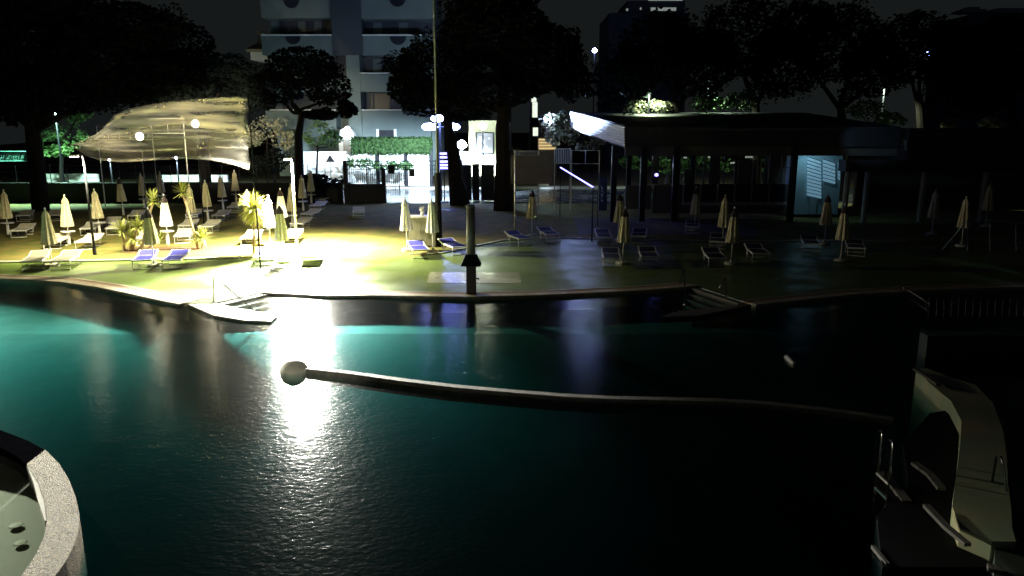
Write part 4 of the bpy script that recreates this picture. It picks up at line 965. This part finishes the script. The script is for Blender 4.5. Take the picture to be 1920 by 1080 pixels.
# ------------------------------------------------------------------ LOWER RIGHT ISLAND
c = G(1840,860,0); isl = thing('spa_island', c, 'curved mosaic spa terrace with pale kerbs at the lower right', 'spa terrace')
Lx = [(1718,692),(1745,720),(1783,752),(1803,790),(1800,830),(1796,870),(1790,910),(1786,950),(1800,990),(1860,1015)]
Rx = [(1738,690),(1778,706),(1830,722),(1862,756),(1882,810),(1888,860),(1890,905),(1896,950),(1898,990),(1905,1015)]
MB().strip([G(x,y,.25)-c for x,y in Lx],[G(x,y,.25)-c for x,y in Rx],-1.4,.25).build('curved_walk', M['mosaic'], isl)
def kb(px, wd, z=.3):
    pts = [G(x,y,z)-c for x,y in px]; L=[];Q=[]
    for k,p in enumerate(pts):
        d_=(pts[min(k+1,len(pts)-1)]-pts[max(k-1,0)]).normalized(); nn=Vector((-d_.y,d_.x,0)); L.append(p+nn*wd/2);Q.append(p-nn*wd/2)
    MB().strip(L,Q,z-.05,z).build('kerb', mat('dark_kerb',(.13,.125,.11),.8,bump=.3), isl)  # kerbs in a darker grey than plain concrete
kb([(1716,690),(1738,703),(1760,719)],.10,.33); kb([(1737,945),(1775,985),(1815,1018)],.09); kb([(1715,866),(1745,888),(1766,914)],.12,.1); kb([(1637,1022),(1665,1056)],.05,.0)
kb([(1652,884),(1675,905),(1700,938)],.14,.0); kb([(1852,1060),(1880,1066)],.12,.2)
MB().slab([G(x,y,-.3)-c for x,y in ((1700,940),(1690,860),(1740,800),(1795,790),(1790,1000),(1850,1100),(1650,1100),(1640,1000))],-1.4,-.02).build('dark_platform', mat('dark_platform',(.006,.006,.008),.8,spec=.1), isl)
MB().slab([G(x,y,.15)-c for x,y in ((1905,760),(2050,760),(2050,1150),(1860,1150),(1866,1018),(1907,1014),(1900,950),(1892,860))],-1.4,.15).build('spa_deck', mat('spa_deck',(0.08,.11,.09),.6), isl)
c = G(1800,650,0); t = thing('basin_wall', c, 'dim curved basin wall below the barred railing at right', 'wall')
MB().strip([G(x,y,.5)-c for x,y in ((1725,622),(1740,630),(1800,630),(1870,627),(1960,632))],[G(x,y,.5)-c for x,y in ((1728,614),(1745,622),(1800,622),(1870,619),(1960,624))],-1.2,.5).build('wall', mat('dim_teal',(.05,.07,.075),.8), t)
rail_ = thing('railing', G(1830,600,0), 'railing of thin upright bars over the dark basin at right', 'railing')
Yr = rail_.location.y
for k in range(15): 
    a_=A(1742+13.6*k,595,Yr)-rail_.location; b2=A(1743+13.8*k,560,Yr)-rail_.location; MB().tube([a_,b2],.012,5).build('bar', mat('dull_steel',(.10,.10,.10),.6), rail_)
MB().tube([A(1740,595,Yr)-rail_.location, A(1940,595,Yr)-rail_.location],.012,5).build('lower_rail', M['dark'], rail_)
def ladder(p1, p2, lb, z0=0.0, steps=True):
    t = thing('pool_ladder', G(*p1[0],z0), lb, 'pool ladder', 'steel pool ladders'); Y = t.location.y
    tops = []
    for (b0,tp) in (p1,p2):
        a_=G(*b0,-.5 if steps else 0); top=A(*tp,a_.y); 
        MB().tube([a_-t.location, top-t.location, top-t.location+Vector((.05,.12,.05)), top-t.location+Vector((.1,.3,-.02)), Vector((top.x+.12,top.y+.34,0))-t.location],.018,8).build('side_rail', M['steel'], t, smooth=True); tops.append(a_)
    if steps:
        for k in range(2):
            a_, b2 = tops[0]+Vector((0,0,.28+.25*k)), tops[1]+Vector((0,0,.28+.25*k)); MB().tube([a_-t.location,b2-t.location],.022,6).build('tread', M['grey'], t)
    return t
ladder(((1638,945),(1654,820)),((1660,968),(1674,838)),'steel pool ladder hanging on the dark platform at the lower right')
ladder(((1698,572),(1694,540)),((1740,600),(1736,568)),'steel pool ladder at the far right beyond the railing')
ladder(((1900,1010),(1880,870)),((1960,1010),(1950,860)),'dark steel ladder loop at the lower right corner')
t = thing('stair_railing', G(1850,470), 'blue-tinted stair railing at the right edge above the pool', 'railing'); Y=t.location.y
P_=lambda x,y:A(x,y,Y)-t.location
MB().tube([P_(1765,470),P_(1815,412),P_(1860,413),P_(1960,422)],.025,6).build('top_rail', M['tealwall'], t)
MB().tube([P_(1765,512),P_(1812,470),P_(1960,484)],.025,6).build('bottom_rail', M['tealwall'], t)
for x,y,y2 in ((1814,412,470),(1856,413,474),(1905,418,479),(1785,448,494)): MB().tube([P_(x,y),P_(x,y2)],.014,5).build('baluster', M['tealwall'], t)

# ------------------------------------------------------------------ BANNER standing in for a streaked glow
Yb = 28.5
bp = A(474,300,Yb); bp.z = 0; wb = thing('glow_banner', bp, 'sheer pale banner on a slim pole, shaped to stand in for a streaked warm glow', 'banner')
zt = A(474,172,Yb).z
MB().tube([(0,0,0),(0,0,zt)],[.03,.02],8).build('pole', M['dark'], wb)
top = [(467,181),(440,180),(400,182),(350,187),(300,194),(250,204),(215,216),(190,232),(172,250),(140,266)]
bot = [(467,318),(440,308),(400,300),(350,298),(300,300),(260,303),(225,305),(195,300),(172,292),(140,274)]
def ip(P, s):
    f = s*(len(P)-1); i = min(int(f), len(P)-2); q = f-i; return P[i][0]*(1-q)+P[i+1][0]*q, P[i][1]*(1-q)+P[i+1][1]*q
mb = MB(); NU, NV = 110, 40
for i in range(NU+1):
    s = i/NU; xt, yt = ip(top, s); xb, yb = ip(bot, s)
    for j in range(NV+1):
        q = j/NV; p = A(xt*(1-q)+xb*q, yt*(1-q)+yb*q, Yb) - bp
        p.y += 0.45*math.sin(s*9 + q*3.0)*min(1,s*3) + 0.10*math.sin(q*16 + s*5 + 1.5*math.sin(s*7)) + 0.04*math.sin(q*43+s*9)
        mb.v.append(tuple(p))
for i in range(NU):
    for j in range(NV): k = i*(NV+1)+j; mb.f.append((k, k+NV+1, k+NV+2, k+1))
clo = mb.build('cloth', M['cloth'], wb, smooth=True)
wv = clo.data.attributes.new('glow_mask', 'FLOAT', 'POINT')   # opacity mask painting the glow's hazy streaks and faded edges
vals = []
for i in range(NU+1):
    for j in range(NV+1):
        s_, q_ = i/NU, j/NV
        e_ = min(1, s_/0.06) * min(1, (1-s_)/0.10) * min(1, 0.25 + q_/0.06) * (1 if q_ < .55 else max(0.18, 1-(q_-.55)/.3))
        for c_, wd_ in ((.70+.12*math.sin(s_*4), .022), (.97, .03)): e_ = max(e_, 0.95*math.exp(-((q_-c_)/wd_)**2)*min(1,(1-s_)/.2))
        vals.append(e_)
wv.data.foreach_set('value', vals)
# white stepped balcony rails seen through it
for (x0,x1,y0,y1,Y,n,lb) in ((188,290,236,262,52,5,'white stepped railing behind the left half of the banner'),(290,350,222,250,52,2,'white railing behind the middle of the banner')):
    rail_fence('white_railing', x0, x1, y0, y1, Y, n, lb)

# unseen lamps added near the camera for the whirlpool rim and divider ball
p = Vector((-10.5, 3.2, 4.2)); t = thing('added_lamp', p, 'lamp added outside the lower left of the picture to light the whirlpool rim', 'lamp')
MB().box(-.15,-.2,-.1,.15,.2,.1).build('housing', M['grey'], t)
light('lamp_light','SPOT',p+Vector((0,0,-.15)),30,(1,.90,.55),t,.15,aim=Vector((-6.9,9.6,0)),size=48,blend=.8)
p2 = Vector((-2.0,-0.6,6.6)); t = thing('added_lamp', p2, 'spotlight added above and behind the viewpoint to light the divider ball', 'lamp')  # unseen spotlight added to brighten the ball
MB().box(-.1,-.15,-.1,.1,.15,.1).build('housing', M['grey'], t)
light('lamp_light','SPOT',p2+Vector((0,.2,-.05)),550,(1,.95,.75),t,.12,aim=G(560,688),size=12,blend=.9)
